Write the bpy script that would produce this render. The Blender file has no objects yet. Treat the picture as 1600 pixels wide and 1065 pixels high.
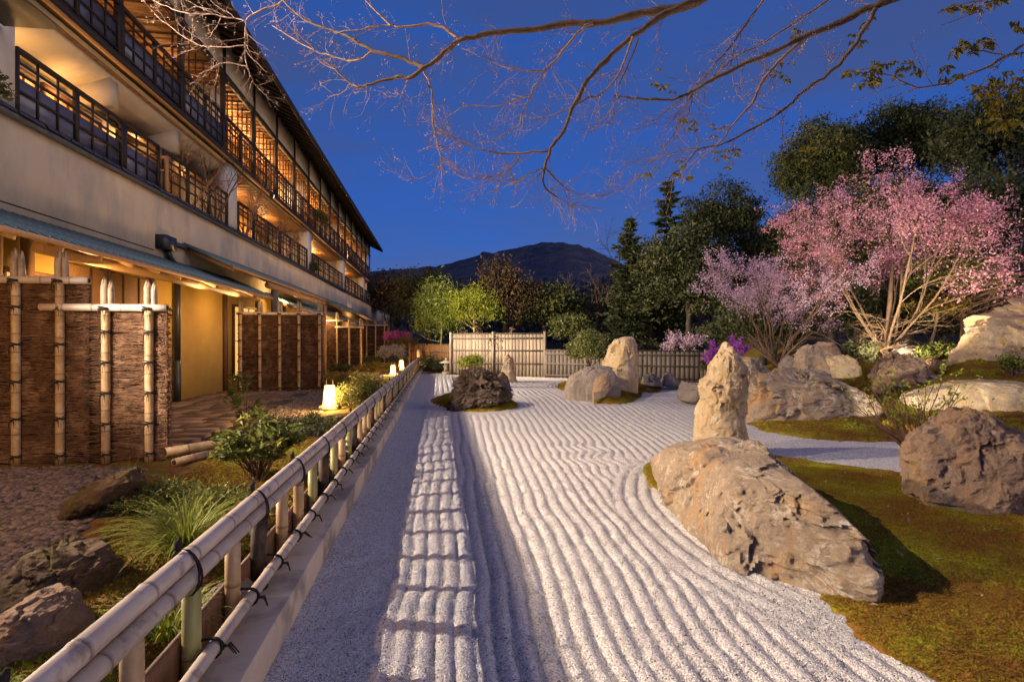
import bpy, math, random
import numpy as np
from mathutils import Vector, Matrix

random.seed(7); rng = np.random.default_rng(7)
sc = bpy.context.scene
COL = sc.collection

# ------------------------------------------------------------------ camera
F = 850.0                                   # focal length in photo pixels (1600 wide)
YAW = math.atan(115 / F); SY, CY = math.sin(YAW), math.cos(YAW); EYE = 1.5
cam = bpy.data.objects.new("camera", bpy.data.cameras.new("camera"))
COL.objects.link(cam)
cam.data.sensor_width = 36; cam.data.lens = 36 * F / 1600
cam.location = (0, 0, EYE); cam.rotation_euler = (math.radians(90), 0, -YAW)
cam.data.clip_start = 0.05; cam.data.clip_end = 9000
sc.camera = cam

# ------------------------------------------------------------------ world: dusk sky
w = bpy.data.worlds.new("World"); sc.world = w; w.use_nodes = True
nt = w.node_tree; nt.nodes.clear()
sky = nt.nodes.new("ShaderNodeTexSky"); sky.sky_type = 'NISHITA'; sky.sun_disc = False
sky.sun_elevation = math.radians(10.0); sky.sun_rotation = math.radians(200)
sky.altitude = 100; sky.air_density = 1.0; sky.dust_density = 0.0; sky.ozone_density = 6.0
tc = nt.nodes.new("ShaderNodeTexCoord")
mp = nt.nodes.new("ShaderNodeMapping"); mp.inputs['Scale'].default_value = (1.0, 1.0, 6.5)
nz = nt.nodes.new("ShaderNodeTexNoise"); nz.inputs['Scale'].default_value = 2.4; nz.inputs['Detail'].default_value = 6
cr = nt.nodes.new("ShaderNodeMapRange")
cr.inputs['From Min'].default_value = 0.38; cr.inputs['From Max'].default_value = 0.66
cr.inputs['To Min'].default_value = 0.0; cr.inputs['To Max'].default_value = 0.9
mx = nt.nodes.new("ShaderNodeMix"); mx.data_type = 'RGBA'
hs = nt.nodes.new("ShaderNodeMix"); hs.data_type = 'RGBA'; hs.blend_type = 'MULTIPLY'; hs.inputs['Factor'].default_value = 1
bg = nt.nodes.new("ShaderNodeBackground"); out = nt.nodes.new("ShaderNodeOutputWorld")
SKY_TINT = (.55, .57, 1.0, 1); SKY_STRENGTH = 0.092
hs.inputs[7].default_value = SKY_TINT
cl = nt.nodes.new("ShaderNodeMix"); cl.data_type = 'RGBA'; cl.blend_type = 'MULTIPLY'; cl.inputs['Factor'].default_value = 1
cl.inputs[7].default_value = (1.65, 0.92, 0.70, 1)          # thin dusk cloud: greyer and darker than clear sky
L = nt.links.new
L(tc.outputs['Generated'], mp.inputs['Vector']); L(mp.outputs['Vector'], nz.inputs['Vector'])
L(nz.outputs['Fac'], cr.inputs['Value']); L(sky.outputs['Color'], hs.inputs[6])
fl = nt.nodes.new("ShaderNodeMix"); fl.data_type = 'RGBA'; fl.inputs['Factor'].default_value = .62      # dusk evens the sky out
fl.inputs[7].default_value = (.38, 1.22, 4.75, 1); L(hs.outputs[2], fl.inputs[6])
L(fl.outputs[2], mx.inputs[6]); L(fl.outputs[2], cl.inputs[6]); L(cl.outputs[2], mx.inputs[7])
L(cr.outputs['Result'], mx.inputs['Factor']); L(mx.outputs[2], bg.inputs['Color'])
bg.inputs['Strength'].default_value = SKY_STRENGTH
L(bg.outputs['Background'], out.inputs['Surface'])

# afterglow of the sun that has set behind the camera
sun = bpy.data.objects.new("sun", bpy.data.lights.new("sun", 'SUN')); COL.objects.link(sun)
sun.data.energy = 1.15; sun.data.angle = math.radians(60); sun.data.color = (1.0, 0.77, 0.66)
sun.rotation_euler = (math.radians(72), 0, math.radians(62))

sc.view_settings.view_transform = 'Standard'; sc.view_settings.look = 'None'
sc.view_settings.exposure = 0; sc.view_settings.gamma = 1; sc.view_settings.use_curve_mapping = False
sc.cycles.use_denoising = True
sc.cycles.max_bounces = 5; sc.cycles.diffuse_bounces = 2; sc.cycles.glossy_bounces = 2
sc.cycles.transmission_bounces = 3; sc.cycles.transparent_max_bounces = 4
sc.cycles.sample_clamp_indirect = 4.0
sc.cycles.caustics_reflective = False; sc.cycles.caustics_refractive = False

# ------------------------------------------------------------------ geometry helpers
def P(px, py, d):
    """photo pixel at depth d (m along the view axis) -> place in the garden"""
    a = (px - 800) / F * d
    return (a * CY + SY * d, -a * SY + CY * d, EYE + (532.5 - py) / F * d)
def G(px, py, z=0.0):
    return P(px, py, F * (EYE - z) / (py - 532.5))
def onX(px, py, X):
    a = (px - 800) / F; rx = a * CY + SY; ry = -a * SY + CY; t = X / rx
    return ry * t, EYE + (532.5 - py) / F * t

def _h(i, j, k, s):
    n = (i * 374761393 + j * 668265263 + k * 2147483647 + s * 974634777) & 0xffffffff
    n = ((n ^ (n >> 13)) * 1274126177) & 0xffffffff
    n = ((n ^ (n >> 16)) * 2246822519) & 0xffffffff
    return ((n ^ (n >> 15)) & 0xffffff) / 0xffffff
def vnoise(p, s=0):
    p = np.asarray(p, float); f = np.floor(p); t = p - f; t = t * t * t * (t * (t * 6 - 15) + 10); f = f.astype(np.int64)
    r = 0
    for dx in (0, 1):
        for dy in (0, 1):
            for dz in (0, 1):
                wgt = (t[:, 0] if dx else 1 - t[:, 0]) * (t[:, 1] if dy else 1 - t[:, 1]) * (t[:, 2] if dz else 1 - t[:, 2])
                r = r + wgt * _h(f[:, 0] + dx, f[:, 1] + dy, f[:, 2] + dz, s)
    return r * 2 - 1
def fbm(p, o=4, s=0, g=0.5):
    p = np.asarray(p, float); r = 0; a = 1.0
    for i in range(o):
        r = r + a * vnoise(p * 2.03 ** i + 17.3 * i, s + i); a *= g
    return r
def ridged(p, o=4, s=0):
    p = np.asarray(p, float); r = 0; a = 1.0
    for i in range(o):
        r = r + a * (1 - 2 * np.abs(vnoise(p * 2.1 ** i + 9.1 * i, s + i))); a *= 0.5
    return r

def link(o, parent=None):
    COL.objects.link(o)
    if parent is not None: o.parent = parent
    return o
WO = {}                                        # world position of every root / part built in world coordinates
def tag(o, label=None, cat=None, group=None, kind=None):
    if label: o["label"] = label
    if cat: o["category"] = cat
    if group: o["group"] = group
    if kind: o["kind"] = kind
    return o
def thing(name, label, cat, loc=(0, 0, 0), group=None, rz=0.0):
    o = bpy.data.objects.new(name, None); COL.objects.link(o); o.location = loc; o.rotation_euler.z = rz
    o.empty_display_size = 0.1; WO[o.name] = Vector(loc)
    return tag(o, label, cat, group)
def place(name, me, parent=None, loc=None, rot=None, scale=None):
    """mesh in world coordinates (loc None) or in its own coordinates put at world loc"""
    o = bpy.data.objects.new(name, me); COL.objects.link(o)
    l = Vector(loc) if loc is not None else Vector((0, 0, 0))
    if parent is not None:
        o.parent = parent; o.location = l - WO.get(parent.name, Vector((0, 0, 0)))
    else:
        o.location = l
    WO[o.name] = l
    if rot is not None: o.rotation_euler = rot
    if scale is not None: o.scale = scale if hasattr(scale, '__len__') else (scale,) * 3
    return o
def mesh_np(name, v, quads=None, tris=None, mat=None, smooth=False, attr=None, fattr=None):
    me = bpy.data.meshes.new(name); v = np.asarray(v, np.float32).reshape(-1, 3)
    nq = 0 if quads is None else len(quads); n3 = 0 if tris is None else len(tris)
    me.vertices.add(len(v)); me.vertices.foreach_set("co", v.ravel())
    idx = []; ls = []; pos = 0
    if nq: idx.append(np.asarray(quads, np.int32).ravel()); ls.append(np.arange(nq) * 4); pos = nq * 4
    if n3: idx.append(np.asarray(tris, np.int32).ravel()); ls.append(pos + np.arange(n3) * 3)
    idx = np.concatenate(idx).astype(np.int32); ls = np.concatenate(ls).astype(np.int32)
    me.loops.add(len(idx)); me.loops.foreach_set("vertex_index", idx)
    me.polygons.add(nq + n3); me.polygons.foreach_set("loop_start", ls)
    if smooth: me.polygons.foreach_set("use_smooth", np.ones(nq + n3, bool))
    if attr is not None:
        for k, a in attr.items():
            at = me.attributes.new(k, 'FLOAT', 'POINT'); at.data.foreach_set("value", np.asarray(a, np.float32))
    me.update(calc_edges=True)
    if mat is not None: me.materials.append(mat)
    return me
class MB:
    def __init__(s): s.v = []; s.q = []; s.t = []; s.a = []; s.n = 0
    def add(s, v, q=None, t=None, a=None):
        v = np.asarray(v, float).reshape(-1, 3)
        if q is not None and len(q): s.q.append(np.asarray(q) + s.n)
        if t is not None and len(t): s.t.append(np.asarray(t) + s.n)
        s.v.append(v); s.a.append(np.zeros(len(v)) if a is None else np.broadcast_to(np.asarray(a, float), (len(v),))); s.n += len(v)
        return s
    def box(s, a, b, bev=0.0):
        x0, y0, z0 = a; x1, y1, z1 = b
        v = [(x0, y0, z0), (x1, y0, z0), (x1, y1, z0), (x0, y1, z0), (x0, y0, z1), (x1, y0, z1), (x1, y1, z1), (x0, y1, z1)]
        return s.add(v, [(0, 3, 2, 1), (4, 5, 6, 7), (0, 1, 5, 4), (1, 2, 6, 5), (2, 3, 7, 6), (3, 0, 4, 7)])
    def bar(s, p, q, wd, ht):
        """box section bar from p to q"""
        p = Vector(p); q = Vector(q); d = (q - p).normalized(); up = Vector((0, 0, 1))
        if abs(d.z) > .95: up = Vector((1, 0, 0))
        x = d.cross(up).normalized(); y = x.cross(d)
        v = []
        for o in (p, q):
            for i, j in ((-1, -1), (1, -1), (1, 1), (-1, 1)): v.append(o + x * i * wd / 2 + y * j * ht / 2)
        return s.add([tuple(k) for k in v], [(0, 1, 2, 3), (7, 6, 5, 4), (0, 4, 5, 1), (1, 5, 6, 2), (2, 6, 7, 3), (3, 7, 4, 0)])
    def tube(s, pts, rad, n=6, cap=True, a=None):
        pts = np.asarray(pts, float); m = len(pts); rad = np.broadcast_to(np.asarray(rad, float), (m,))
        tg = np.gradient(pts, axis=0); tg /= np.linalg.norm(tg, axis=1)[:, None] + 1e-9
        up = np.array([0, 0, 1.0]) if abs(tg[0][2]) < .9 else np.array([1.0, 0, 0])
        x = np.cross(tg, up); x /= np.linalg.norm(x, axis=1)[:, None] + 1e-9; y = np.cross(x, tg)
        th = np.arange(n) * 2 * math.pi / n
        v = (pts[:, None, :] + rad[:, None, None] * (np.cos(th)[None, :, None] * x[:, None, :] + np.sin(th)[None, :, None] * y[:, None, :])).reshape(-1, 3)
        i = np.arange(m - 1)[:, None] * n; k = np.arange(n)[None, :]; k2 = (k + 1) % n
        q = np.stack([i + k, i + n + k, i + n + k2, i + k2], -1).reshape(-1, 4)
        aa = None if a is None else np.repeat(np.asarray(a, float), n)
        if cap and n > 3:
            v = np.concatenate([v, pts[:1], pts[-1:]]); t = []
            c0, c1 = m * n, m * n + 1
            for j in range(n):
                t.append((c0, j, (j + 1) % n)); t.append((c1, (m - 1) * n + (j + 1) % n, (m - 1) * n + j))
            if aa is not None: aa = np.concatenate([aa, [0, 0]])
            return s.add(v, q, t, aa)
        return s.add(v, q, None, aa)
    def mesh(s, name, mat=None, smooth=False, attr=None):
        return mesh_np(name, np.concatenate(s.v), np.concatenate(s.q) if s.q else None, np.concatenate(s.t) if s.t else None, mat, smooth,
                       {attr: np.concatenate(s.a)} if attr else None)
    def build(s, name, mat, parent=None, smooth=False, attr=None):
        return place(name, s.mesh(name, mat, smooth, attr), parent)
def bamboo_into(mb, p, q, r, step=0.32, n=12, phase=0.5, hollow=False):
    p = np.asarray(p, float); q = np.asarray(q, float); Ln = np.linalg.norm(q - p); d = (q - p) / Ln
    st = [(0.0, r, 0)]; x = step * phase
    while x < Ln - .03:
        st += [(x - .012, r, 0), (x - .004, r * 1.05, .35), (x, r * .96, 1), (x + .006, r * 1.07, .4), (x + .022, r, 0)]
        x += step * random.uniform(.9, 1.12)
    st.append((Ln, r, 0)); st.sort()
    pts = np.array([p + d * a for a, _, _ in st]); rad = [b for _, b, _ in st]; at = [c for _, _, c in st]
    mb.tube(pts, rad, n, not hollow, at)
    return mb

# ------------------------------------------------------------------ materials
def nodes_of(m): m.use_nodes = True; return m.node_tree, m.node_tree.nodes, m.node_tree.links.new
MATS = {}
def mat(name, c1, c2=None, scale=6, rough=.8, bump=.25, bscale=40, detail=5, c3=None, c3scale=1.5, c3lo=.5, c3hi=.62, spec=.3,
        stretch=(1, 1, 1), rnd=0.0, attr=None, acol=None, metal=0.0, dist=.01, lo=.35, hi=.65, sss=None, trans=0.0):
    m = bpy.data.materials.new(name); t, N, K = nodes_of(m); b = N['Principled BSDF']
    b.inputs['Roughness'].default_value = rough; b.inputs['Specular IOR Level'].default_value = spec; b.inputs['Metallic'].default_value = metal
    tcn = N.new("ShaderNodeTexCoord"); mpn = N.new("ShaderNodeMapping"); mpn.inputs['Scale'].default_value = stretch
    K(tcn.outputs['Object'], mpn.inputs['Vector'])
    col = None
    def mix(fac, a, bcol):
        x = N.new("ShaderNodeMix"); x.data_type = 'RGBA'
        K(fac, x.inputs['Factor'])
        if isinstance(a, tuple): x.inputs[6].default_value = (*a, 1)
        else: K(a, x.inputs[6])
        if isinstance(bcol, tuple): x.inputs[7].default_value = (*bcol, 1)
        else: K(bcol, x.inputs[7])
        return x.outputs[2]
    def ns(sca, det, lo_, hi_):
        n = N.new("ShaderNodeTexNoise"); n.inputs['Scale'].default_value = sca; n.inputs['Detail'].default_value = det; n.inputs['Roughness'].default_value = .6
        K(mpn.outputs['Vector'], n.inputs['Vector'])
        r = N.new("ShaderNodeMapRange"); r.inputs['From Min'].default_value = lo_; r.inputs['From Max'].default_value = hi_
        K(n.outputs['Fac'], r.inputs['Value']); return r.outputs['Result']
    if c2 is None: c2 = c1
    col = mix(ns(scale, detail, lo, hi), c1, c2)
    if c3 is not None: col = mix(ns(c3scale, 4, c3lo, c3hi), col, c3)
    if rnd:                                      # piece-to-piece colour differences
        oi = N.new("ShaderNodeObjectInfo"); ml = N.new("ShaderNodeMath"); ml.operation = 'MULTIPLY'; ml.inputs[1].default_value = rnd
        K(oi.outputs['Random'], ml.inputs[0]); col = mix(ml.outputs[0], col, tuple(k * .35 for k in c2))
    if attr:
        an = N.new("ShaderNodeAttribute"); an.attribute_name = attr
        col = mix(an.outputs['Fac'], col, acol)
    K(col, b.inputs['Base Color'])
    if bump:
        n = N.new("ShaderNodeTexNoise"); n.inputs['Scale'].default_value = bscale; n.inputs['Detail'].default_value = 6; n.inputs['Roughness'].default_value = .65
        K(mpn.outputs['Vector'], n.inputs['Vector'])
        bm = N.new("ShaderNodeBump"); bm.inputs['Strength'].default_value = bump; bm.inputs['Distance'].default_value = dist
        K(n.outputs['Fac'], bm.inputs['Height']); K(bm.outputs['Normal'], b.inputs['Normal'])
    MATS[name] = m; return m
def leafmat(name, a, b, rough=.55, trans=.25):
    """leaf colour varies leaf by leaf through the 'tint' attribute; thin leaves let a little light through"""
    m = bpy.data.materials.new(name); t, N, K = nodes_of(m); bs = N['Principled BSDF']
    an = N.new("ShaderNodeAttribute"); an.attribute_name = "tint"
    x = N.new("ShaderNodeMix"); x.data_type = 'RGBA'; x.inputs[6].default_value = (*a, 1); x.inputs[7].default_value = (*b, 1)
    K(an.outputs['Fac'], x.inputs['Factor']); K(x.outputs[2], bs.inputs['Base Color'])
    bs.inputs['Roughness'].default_value = rough; bs.inputs['Specular IOR Level'].default_value = .25
    if trans:
        tr = N.new("ShaderNodeBsdfTranslucent"); K(x.outputs[2], tr.inputs['Color'])
        ms = N.new("ShaderNodeMixShader"); ms.inputs[0].default_value = trans
        K(bs.outputs[0], ms.inputs[1]); K(tr.outputs[0], ms.inputs[2]); K(ms.outputs[0], N['Material Output'].inputs['Surface'])
    MATS[name] = m; return m
def emit(name, c, s, c2=None, scale=3.0):
    m = bpy.data.materials.new(name); t, N, K = nodes_of(m); b = N['Principled BSDF']
    b.inputs['Base Color'].default_value = (*[min(.8, k) for k in c], 1); b.inputs['Roughness'].default_value = .7
    b.inputs['Emission Color'].default_value = (*c, 1); b.inputs['Emission Strength'].default_value = s
    if c2:
        tcn = N.new("ShaderNodeTexCoord"); n = N.new("ShaderNodeTexNoise"); n.inputs['Scale'].default_value = scale
        K(tcn.outputs['Object'], n.inputs['Vector']); x = N.new("ShaderNodeMix"); x.data_type = 'RGBA'
        x.inputs[6].default_value = (*c, 1); x.inputs[7].default_value = (*c2, 1); K(n.outputs['Fac'], x.inputs['Factor']); K(x.outputs[2], b.inputs['Emission Color'])
    MATS[name] = m; return m

mat('plaster', (.57, .475, .34), (.48, .40, .29), 1.8, .9, .2, 90, c3=(.34, .31, .27), c3scale=.9, c3lo=.48, c3hi=.78, stretch=(1, 1, .45))
mat('white_plaster', (.66, .63, .58), (.58, .56, .52), 2, .9, .1, 80)
mat('lamplit_plaster', (.52, .31, .07), (.46, .27, .06), 3, .9, .25, 120)  # plaster with the warm glow of lamps mixed into its colour
mat('dark_wood', (.022, .016, .013), (.036, .026, .020), 8, .6, .2, 30, stretch=(6, 6, 1))
mat('brown_wood', (.16, .075, .032), (.10, .048, .022), 6, .6, .2, 30, stretch=(5, 5, .6))
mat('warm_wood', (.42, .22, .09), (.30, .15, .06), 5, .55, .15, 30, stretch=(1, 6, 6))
mat('pale_wood', (.46, .27, .12), (.38, .21, .09), 6, .6, .15, 40, stretch=(5, 5, .6))
mat('tile', (.05, .055, .075), (.085, .09, .115), 9, .5, .35, 25, spec=.5, rnd=.5)
mat('copper_roof', (.10, .19, .22), (.16, .25, .26), 4, .45, .1, 30, c3=(.24, .30, .28), c3scale=9, spec=.5)
mat('roof_under', (.035, .022, .016), (.05, .032, .022), 6, .8, .2, 30)
mat('pipe', (.02, .022, .024), (.03, .032, .034), 4, .4, .1, 30, spec=.5)
mat('bamboo', (.43, .28, .13), (.33, .20, .09), 3.5, .42, .08, 60, c3=(.47, .34, .19), c3scale=9, attr='node', acol=(.10, .07, .045), spec=.45)
mat('bamboo_grey', (.62, .51, .41), (.46, .37, .29), 4, .42, .12, 60, c3=(.28, .21, .16), c3scale=9, c3lo=.57, c3hi=.68, rnd=.35, attr='node', acol=(.12, .085, .06), spec=.4)
mat('bamboo_head', (.36, .27, .18), (.27, .20, .13), 4, .5, .1, 60, c3=(.20, .14, .09), c3scale=8)
mat('bamboo_green', (.30, .26, .08), (.22, .21, .06), 3, .4, .08, 60, c3=(.44, .33, .16), c3scale=5, attr='node', acol=(.10, .09, .03), spec=.45)
mat('charred', (.035, .022, .014), (.09, .055, .03), 7, .6, .3, 25, stretch=(3, 3, 1), c3=(.02, .014, .01), c3scale=9)
mat('rope', (.018, .014, .012), (.035, .027, .022), 60, .9, .5, 200)
mat('brush', (.19, .10, .052), (.10, .052, .028), 9, .85, .4, 60, c3=(.27, .155, .085), c3scale=5)
mat('brush_back', (.045, .024, .014), (.03, .016, .010), 9, .9, .4, 80)
mat('concrete', (.62, .50, .36), (.52, .42, .31), 4, .9, .3, 150, c3=(.30, .25, .19), c3scale=2)
mat('soil', (.055, .040, .026), (.09, .065, .042), 5, .95, .6, 60, c3=(.06, .07, .02), c3scale=1.2)
mat('forest_floor', (.03, .026, .018), (.05, .045, .028), 3, .95, .5, 20)
mat('paving', (.24, .155, .10), (.16, .105, .07), 5, .85, .4, 50, rnd=.6)
mat('pebble', (.16, .125, .105), (.07, .056, .05), 3.5, .75, .2, 60)
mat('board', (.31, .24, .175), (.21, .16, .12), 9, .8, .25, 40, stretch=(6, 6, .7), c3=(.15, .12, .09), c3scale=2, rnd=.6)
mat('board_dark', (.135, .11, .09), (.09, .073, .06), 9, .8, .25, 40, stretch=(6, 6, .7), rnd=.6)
mat('bark', (.17, .11, .07), (.10, .066, .042), 12, .85, .5, 40, stretch=(1, 1, .35))
mat('bark_dark', (.05, .038, .03), (.085, .066, .05), 8, .9, .4, 30, stretch=(1, 1, .35))
mat('bark_pale', (.42, .29, .165), (.30, .20, .115), 12, .8, .3, 40, stretch=(1, 1, .35))
mat('bark_cherry', (.28, .185, .11), (.19, .125, .075), 12, .8, .3, 40, stretch=(1, 1, .35))
mat('twig_pink', (.30, .20, .16), (.22, .14, .115), 8, .75, 0)
mat('twig_tan', (.34, .20, .11), (.25, .14, .08), 6, .8, 0)
mat('twig_red', (.15, .070, .05), (.10, .05, .036), 6, .8, 0)
mat('lantern_stone', (.36, .30, .23), (.24, .20, .155), 14, .9, .5, 60)
mat('mountain', (.042, .058, .080), (.125, .10, .115), .02, .95, .8, .05, c3=(.052, .056, .086), c3scale=.008, detail=10, dist=22)
mat('mountain_clearing', (.17, .18, .26), (.11, .12, .18), .03, .95, 0)
mat('flood_metal', (.03, .03, .032), None, 4, .5, 0)

def rockmat(name, a, b, c, vein=(.55, .48, .40), veins=.5, bump=.8, dark=(.05, .035, .025), scale=1.0, pit=0.6):
    m = bpy.data.materials.new(name); t, N, K = nodes_of(m); bs = N['Principled BSDF']; bs.inputs['Roughness'].default_value = .88; bs.inputs['Specular IOR Level'].default_value = .2
    tcn = N.new("ShaderNodeTexCoord")
    def ns(s, d, lo, hi, dist=0.0, vec=None):
        n = N.new("ShaderNodeTexNoise"); n.inputs['Scale'].default_value = s * scale; n.inputs['Detail'].default_value = d; n.inputs['Roughness'].default_value = .65; n.inputs['Distortion'].default_value = dist
        K(tcn.outputs['Object'], n.inputs['Vector'])
        r = N.new("ShaderNodeMapRange"); r.inputs['From Min'].default_value = lo; r.inputs['From Max'].default_value = hi
        K(n.outputs['Fac'], r.inputs['Value']); return r.outputs['Result'], n.outputs['Fac']
    def mix(f, x, y):
        q = N.new("ShaderNodeMix"); q.data_type = 'RGBA'; K(f, q.inputs['Factor'])
        for k, vv in ((6, x), (7, y)):
            if isinstance(vv, tuple): q.inputs[k].default_value = (*vv, 1)
            else: K(vv, q.inputs[k])
        return q.outputs[2]
    def mul(f, k):
        q = N.new("ShaderNodeMath"); q.operation = 'MULTIPLY'; K(f, q.inputs[0]); q.inputs[1].default_value = k; return q.outputs[0]
    f1, _ = ns(3.4, 12, .40, .60, .9); col = mix(f1, a, b)
    f2, _ = ns(1.7, 10, .50, .64, 1.4); col = mix(f2, col, c)
    # thin pale veins: band around the mid value of a distorted noise
    _, raw = ns(1.7, 5, 0, 1, 1.6)
    sb = N.new("ShaderNodeMath"); sb.operation = 'SUBTRACT'; K(raw, sb.inputs[0]); sb.inputs[1].default_value = .5
    ab = N.new("ShaderNodeMath"); ab.operation = 'ABSOLUTE'; K(sb.outputs[0], ab.inputs[0])
    vr = N.new("ShaderNodeMapRange"); vr.inputs['From Min'].default_value = .026; vr.inputs['From Max'].default_value = .006; K(ab.outputs[0], vr.inputs['Value'])
    f5, _ = ns(4, 6, .42, .60)
    vm = N.new("ShaderNodeMath"); vm.operation = 'MULTIPLY'; K(vr.outputs['Result'], vm.inputs[0]); K(f5, vm.inputs[1])
    col = mix(mul(vm.outputs[0], veins), col, vein)
    f3, r3 = ns(11, 8, .60, .72, .5); col = mix(mul(f3, pit), col, dark)
    f4, _ = ns(38, 6, .50, .72); col = mix(mul(f4, .5), col, vein)
    f6, _ = ns(70, 5, .56, .74); col = mix(mul(f6, .35), col, dark)
    f7, _ = ns(.7, 5, .52, .66, 1.5); col = mix(mul(f7, .45), col, (a[0] * .62, a[1] * .66, a[2] * .72))
    K(col, bs.inputs['Base Color'])
    n1 = N.new("ShaderNodeTexNoise"); n1.inputs['Scale'].default_value = 19 * scale; n1.inputs['Detail'].default_value = 12; n1.inputs['Roughness'].default_value = .78; n1.inputs['Distortion'].default_value = .4
    K(tcn.outputs['Object'], n1.inputs['Vector'])
    bm = N.new("ShaderNodeBump"); bm.inputs['Strength'].default_value = bump; bm.inputs['Distance'].default_value = .055
    K(n1.outputs['Fac'], bm.inputs['Height']); K(bm.outputs['Normal'], bs.inputs['Normal'])
    MATS[name] = m; return m
rockmat('rock_tan', (.42, .31, .20), (.30, .22, .155), (.50, .29, .13), (.66, .57, .46), .9)
rockmat('rock_white', (.60, .43, .24), (.48, .32, .15), (.68, .53, .34), (.75, .65, .5), .8, pit=.4)
rockmat('rock_grey', (.30, .25, .21), (.22, .18, .15), (.34, .27, .20), (.42, .37, .32), .5)
rockmat('rock_brown', (.40, .25, .15), (.30, .20, .14), (.46, .27, .14), (.52, .43, .36), .5, bump=1.0)
rockmat('rock_dark', (.085, .055, .035), (.14, .095, .065), (.06, .04, .026), (.30, .25, .21), .9, bump=1.0, scale=1.4)
rockmat('rock_moss', (.14, .085, .045), (.09, .058, .034), (.11, .085, .025), (.24, .18, .12), .3)
mat('pebble_cool', (.15, .13, .13), (.08, .07, .07), 3, .7, .2, 60)

# moss: rust-brown to yellow green in soft patches
def mossmat(name, g1, g2, br, sc1=1.2):
    m = bpy.data.materials.new(name); t, N, K = nodes_of(m); bs = N['Principled BSDF']; bs.inputs['Roughness'].default_value = .95; bs.inputs['Specular IOR Level'].default_value = .1
    gm = N.new("ShaderNodeNewGeometry")
    def ns(s, d, lo, hi):
        n = N.new("ShaderNodeTexNoise"); n.inputs['Scale'].default_value = s; n.inputs['Detail'].default_value = d; K(gm.outputs['Position'], n.inputs['Vector'])
        r = N.new("ShaderNodeMapRange"); r.inputs['From Min'].default_value = lo; r.inputs['From Max'].default_value = hi; K(n.outputs['Fac'], r.inputs['Value']); return r.outputs['Result']
    def mix(f, x, y):
        q = N.new("ShaderNodeMix"); q.data_type = 'RGBA'; K(f, q.inputs['Factor'])
        for k, vv in ((6, x), (7, y)):
            if isinstance(vv, tuple): q.inputs[k].default_value = (*vv, 1)
            else: K(vv, q.inputs[k])
        return q.outputs[2]
    col = mix(ns(sc1, 5, .44, .60), br, g1); col = mix(ns(3.5, 5, .52, .66), col, g2); col = mix(ns(22, 3, .5, .75), col, (br[0] * .5, br[1] * .5, br[2] * .5))
    K(col, bs.inputs['Base Color'])
    n1 = N.new("ShaderNodeTexNoise"); n1.inputs['Scale'].default_value = 60; n1.inputs['Detail'].default_value = 5; K(gm.outputs['Position'], n1.inputs['Vector'])
    bm = N.new("ShaderNodeBump"); bm.inputs['Strength'].default_value = .9; bm.inputs['Distance'].default_value = .02
    K(n1.outputs['Fac'], bm.inputs['Height']); K(bm.outputs['Normal'], bs.inputs['Normal']); MATS[name] = m
mossmat('moss', (.21, .16, .018), (.27, .27, .018), (.22, .10, .02))
mossmat('moss_bed', (.15, .12, .02), (.14, .165, .03), (.16, .078, .026), 1.6)

# white raked gravel
m = bpy.data.materials.new('gravel'); t, N, K = nodes_of(m); bs = N['Principled BSDF']; bs.inputs['Roughness'].default_value = .9; bs.inputs['Specular IOR Level'].default_value = .15
gm = N.new("ShaderNodeNewGeometry"); vo = N.new("ShaderNodeTexVoronoi"); vo.inputs['Scale'].default_value = 125
K(gm.outputs['Position'], vo.inputs['Vector'])
sp = N.new("ShaderNodeSeparateColor"); K(vo.outputs['Color'], sp.inputs['Color'])
rp = N.new("ShaderNodeValToRGB"); K(sp.outputs[0], rp.inputs['Fac']); e = rp.color_ramp.elements
e[0].position = 0.0; e[0].color = (.08, .068, .06, 1); e[1].position = 1; e[1].color = (.76, .72, .69, 1)
for p_, c_ in ((.03, (.13, .115, .10, 1)), (.06, (.36, .33, .31, 1)), (.5, (.55, .51, .48, 1))):
    q = e.new(p_); q.color = c_
K(rp.outputs['Color'], bs.inputs['Base Color'])
bm = N.new("ShaderNodeBump"); bm.inputs['Strength'].default_value = .8; bm.inputs['Distance'].default_value = .008; bm.invert = True
K(vo.outputs['Distance'], bm.inputs['Height']); K(bm.outputs['Normal'], bs.inputs['Normal']); MATS['gravel'] = m
m = bpy.data.materials.new('grain'); t, N, K = nodes_of(m); bs = N['Principled BSDF']; bs.inputs['Roughness'].default_value = .85; bs.inputs['Specular IOR Level'].default_value = .2
oi = N.new("ShaderNodeObjectInfo"); rp = N.new("ShaderNodeValToRGB"); K(oi.outputs['Random'], rp.inputs['Fac']); e = rp.color_ramp.elements
e[0].position = 0; e[0].color = (.07, .06, .055, 1); e[1].position = 1; e[1].color = (.78, .735, .70, 1)
for p_, c_ in ((.03, (.11, .095, .085, 1)), (.05, (.40, .365, .34, 1)), (.5, (.58, .535, .505, 1))):
    q = e.new(p_); q.color = c_
K(rp.outputs['Color'], bs.inputs['Base Color']); MATS['grain'] = m
m = bpy.data.materials.new('pebble_inst'); t, N, K = nodes_of(m); bs = N['Principled BSDF']; bs.inputs['Roughness'].default_value = .7
oi = N.new("ShaderNodeObjectInfo"); rp = N.new("ShaderNodeValToRGB"); K(oi.outputs['Random'], rp.inputs['Fac']); e = rp.color_ramp.elements
e[0].color = (.045, .034, .030, 1); e[1].color = (.19, .14, .115, 1); K(rp.outputs['Color'], bs.inputs['Base Color']); MATS['pebble_inst'] = m
m = bpy.data.materials.new('moss_tuft'); t, N, K = nodes_of(m); bs = N['Principled BSDF']; bs.inputs['Roughness'].default_value = .9; bs.inputs['Specular IOR Level'].default_value = .1
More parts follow.
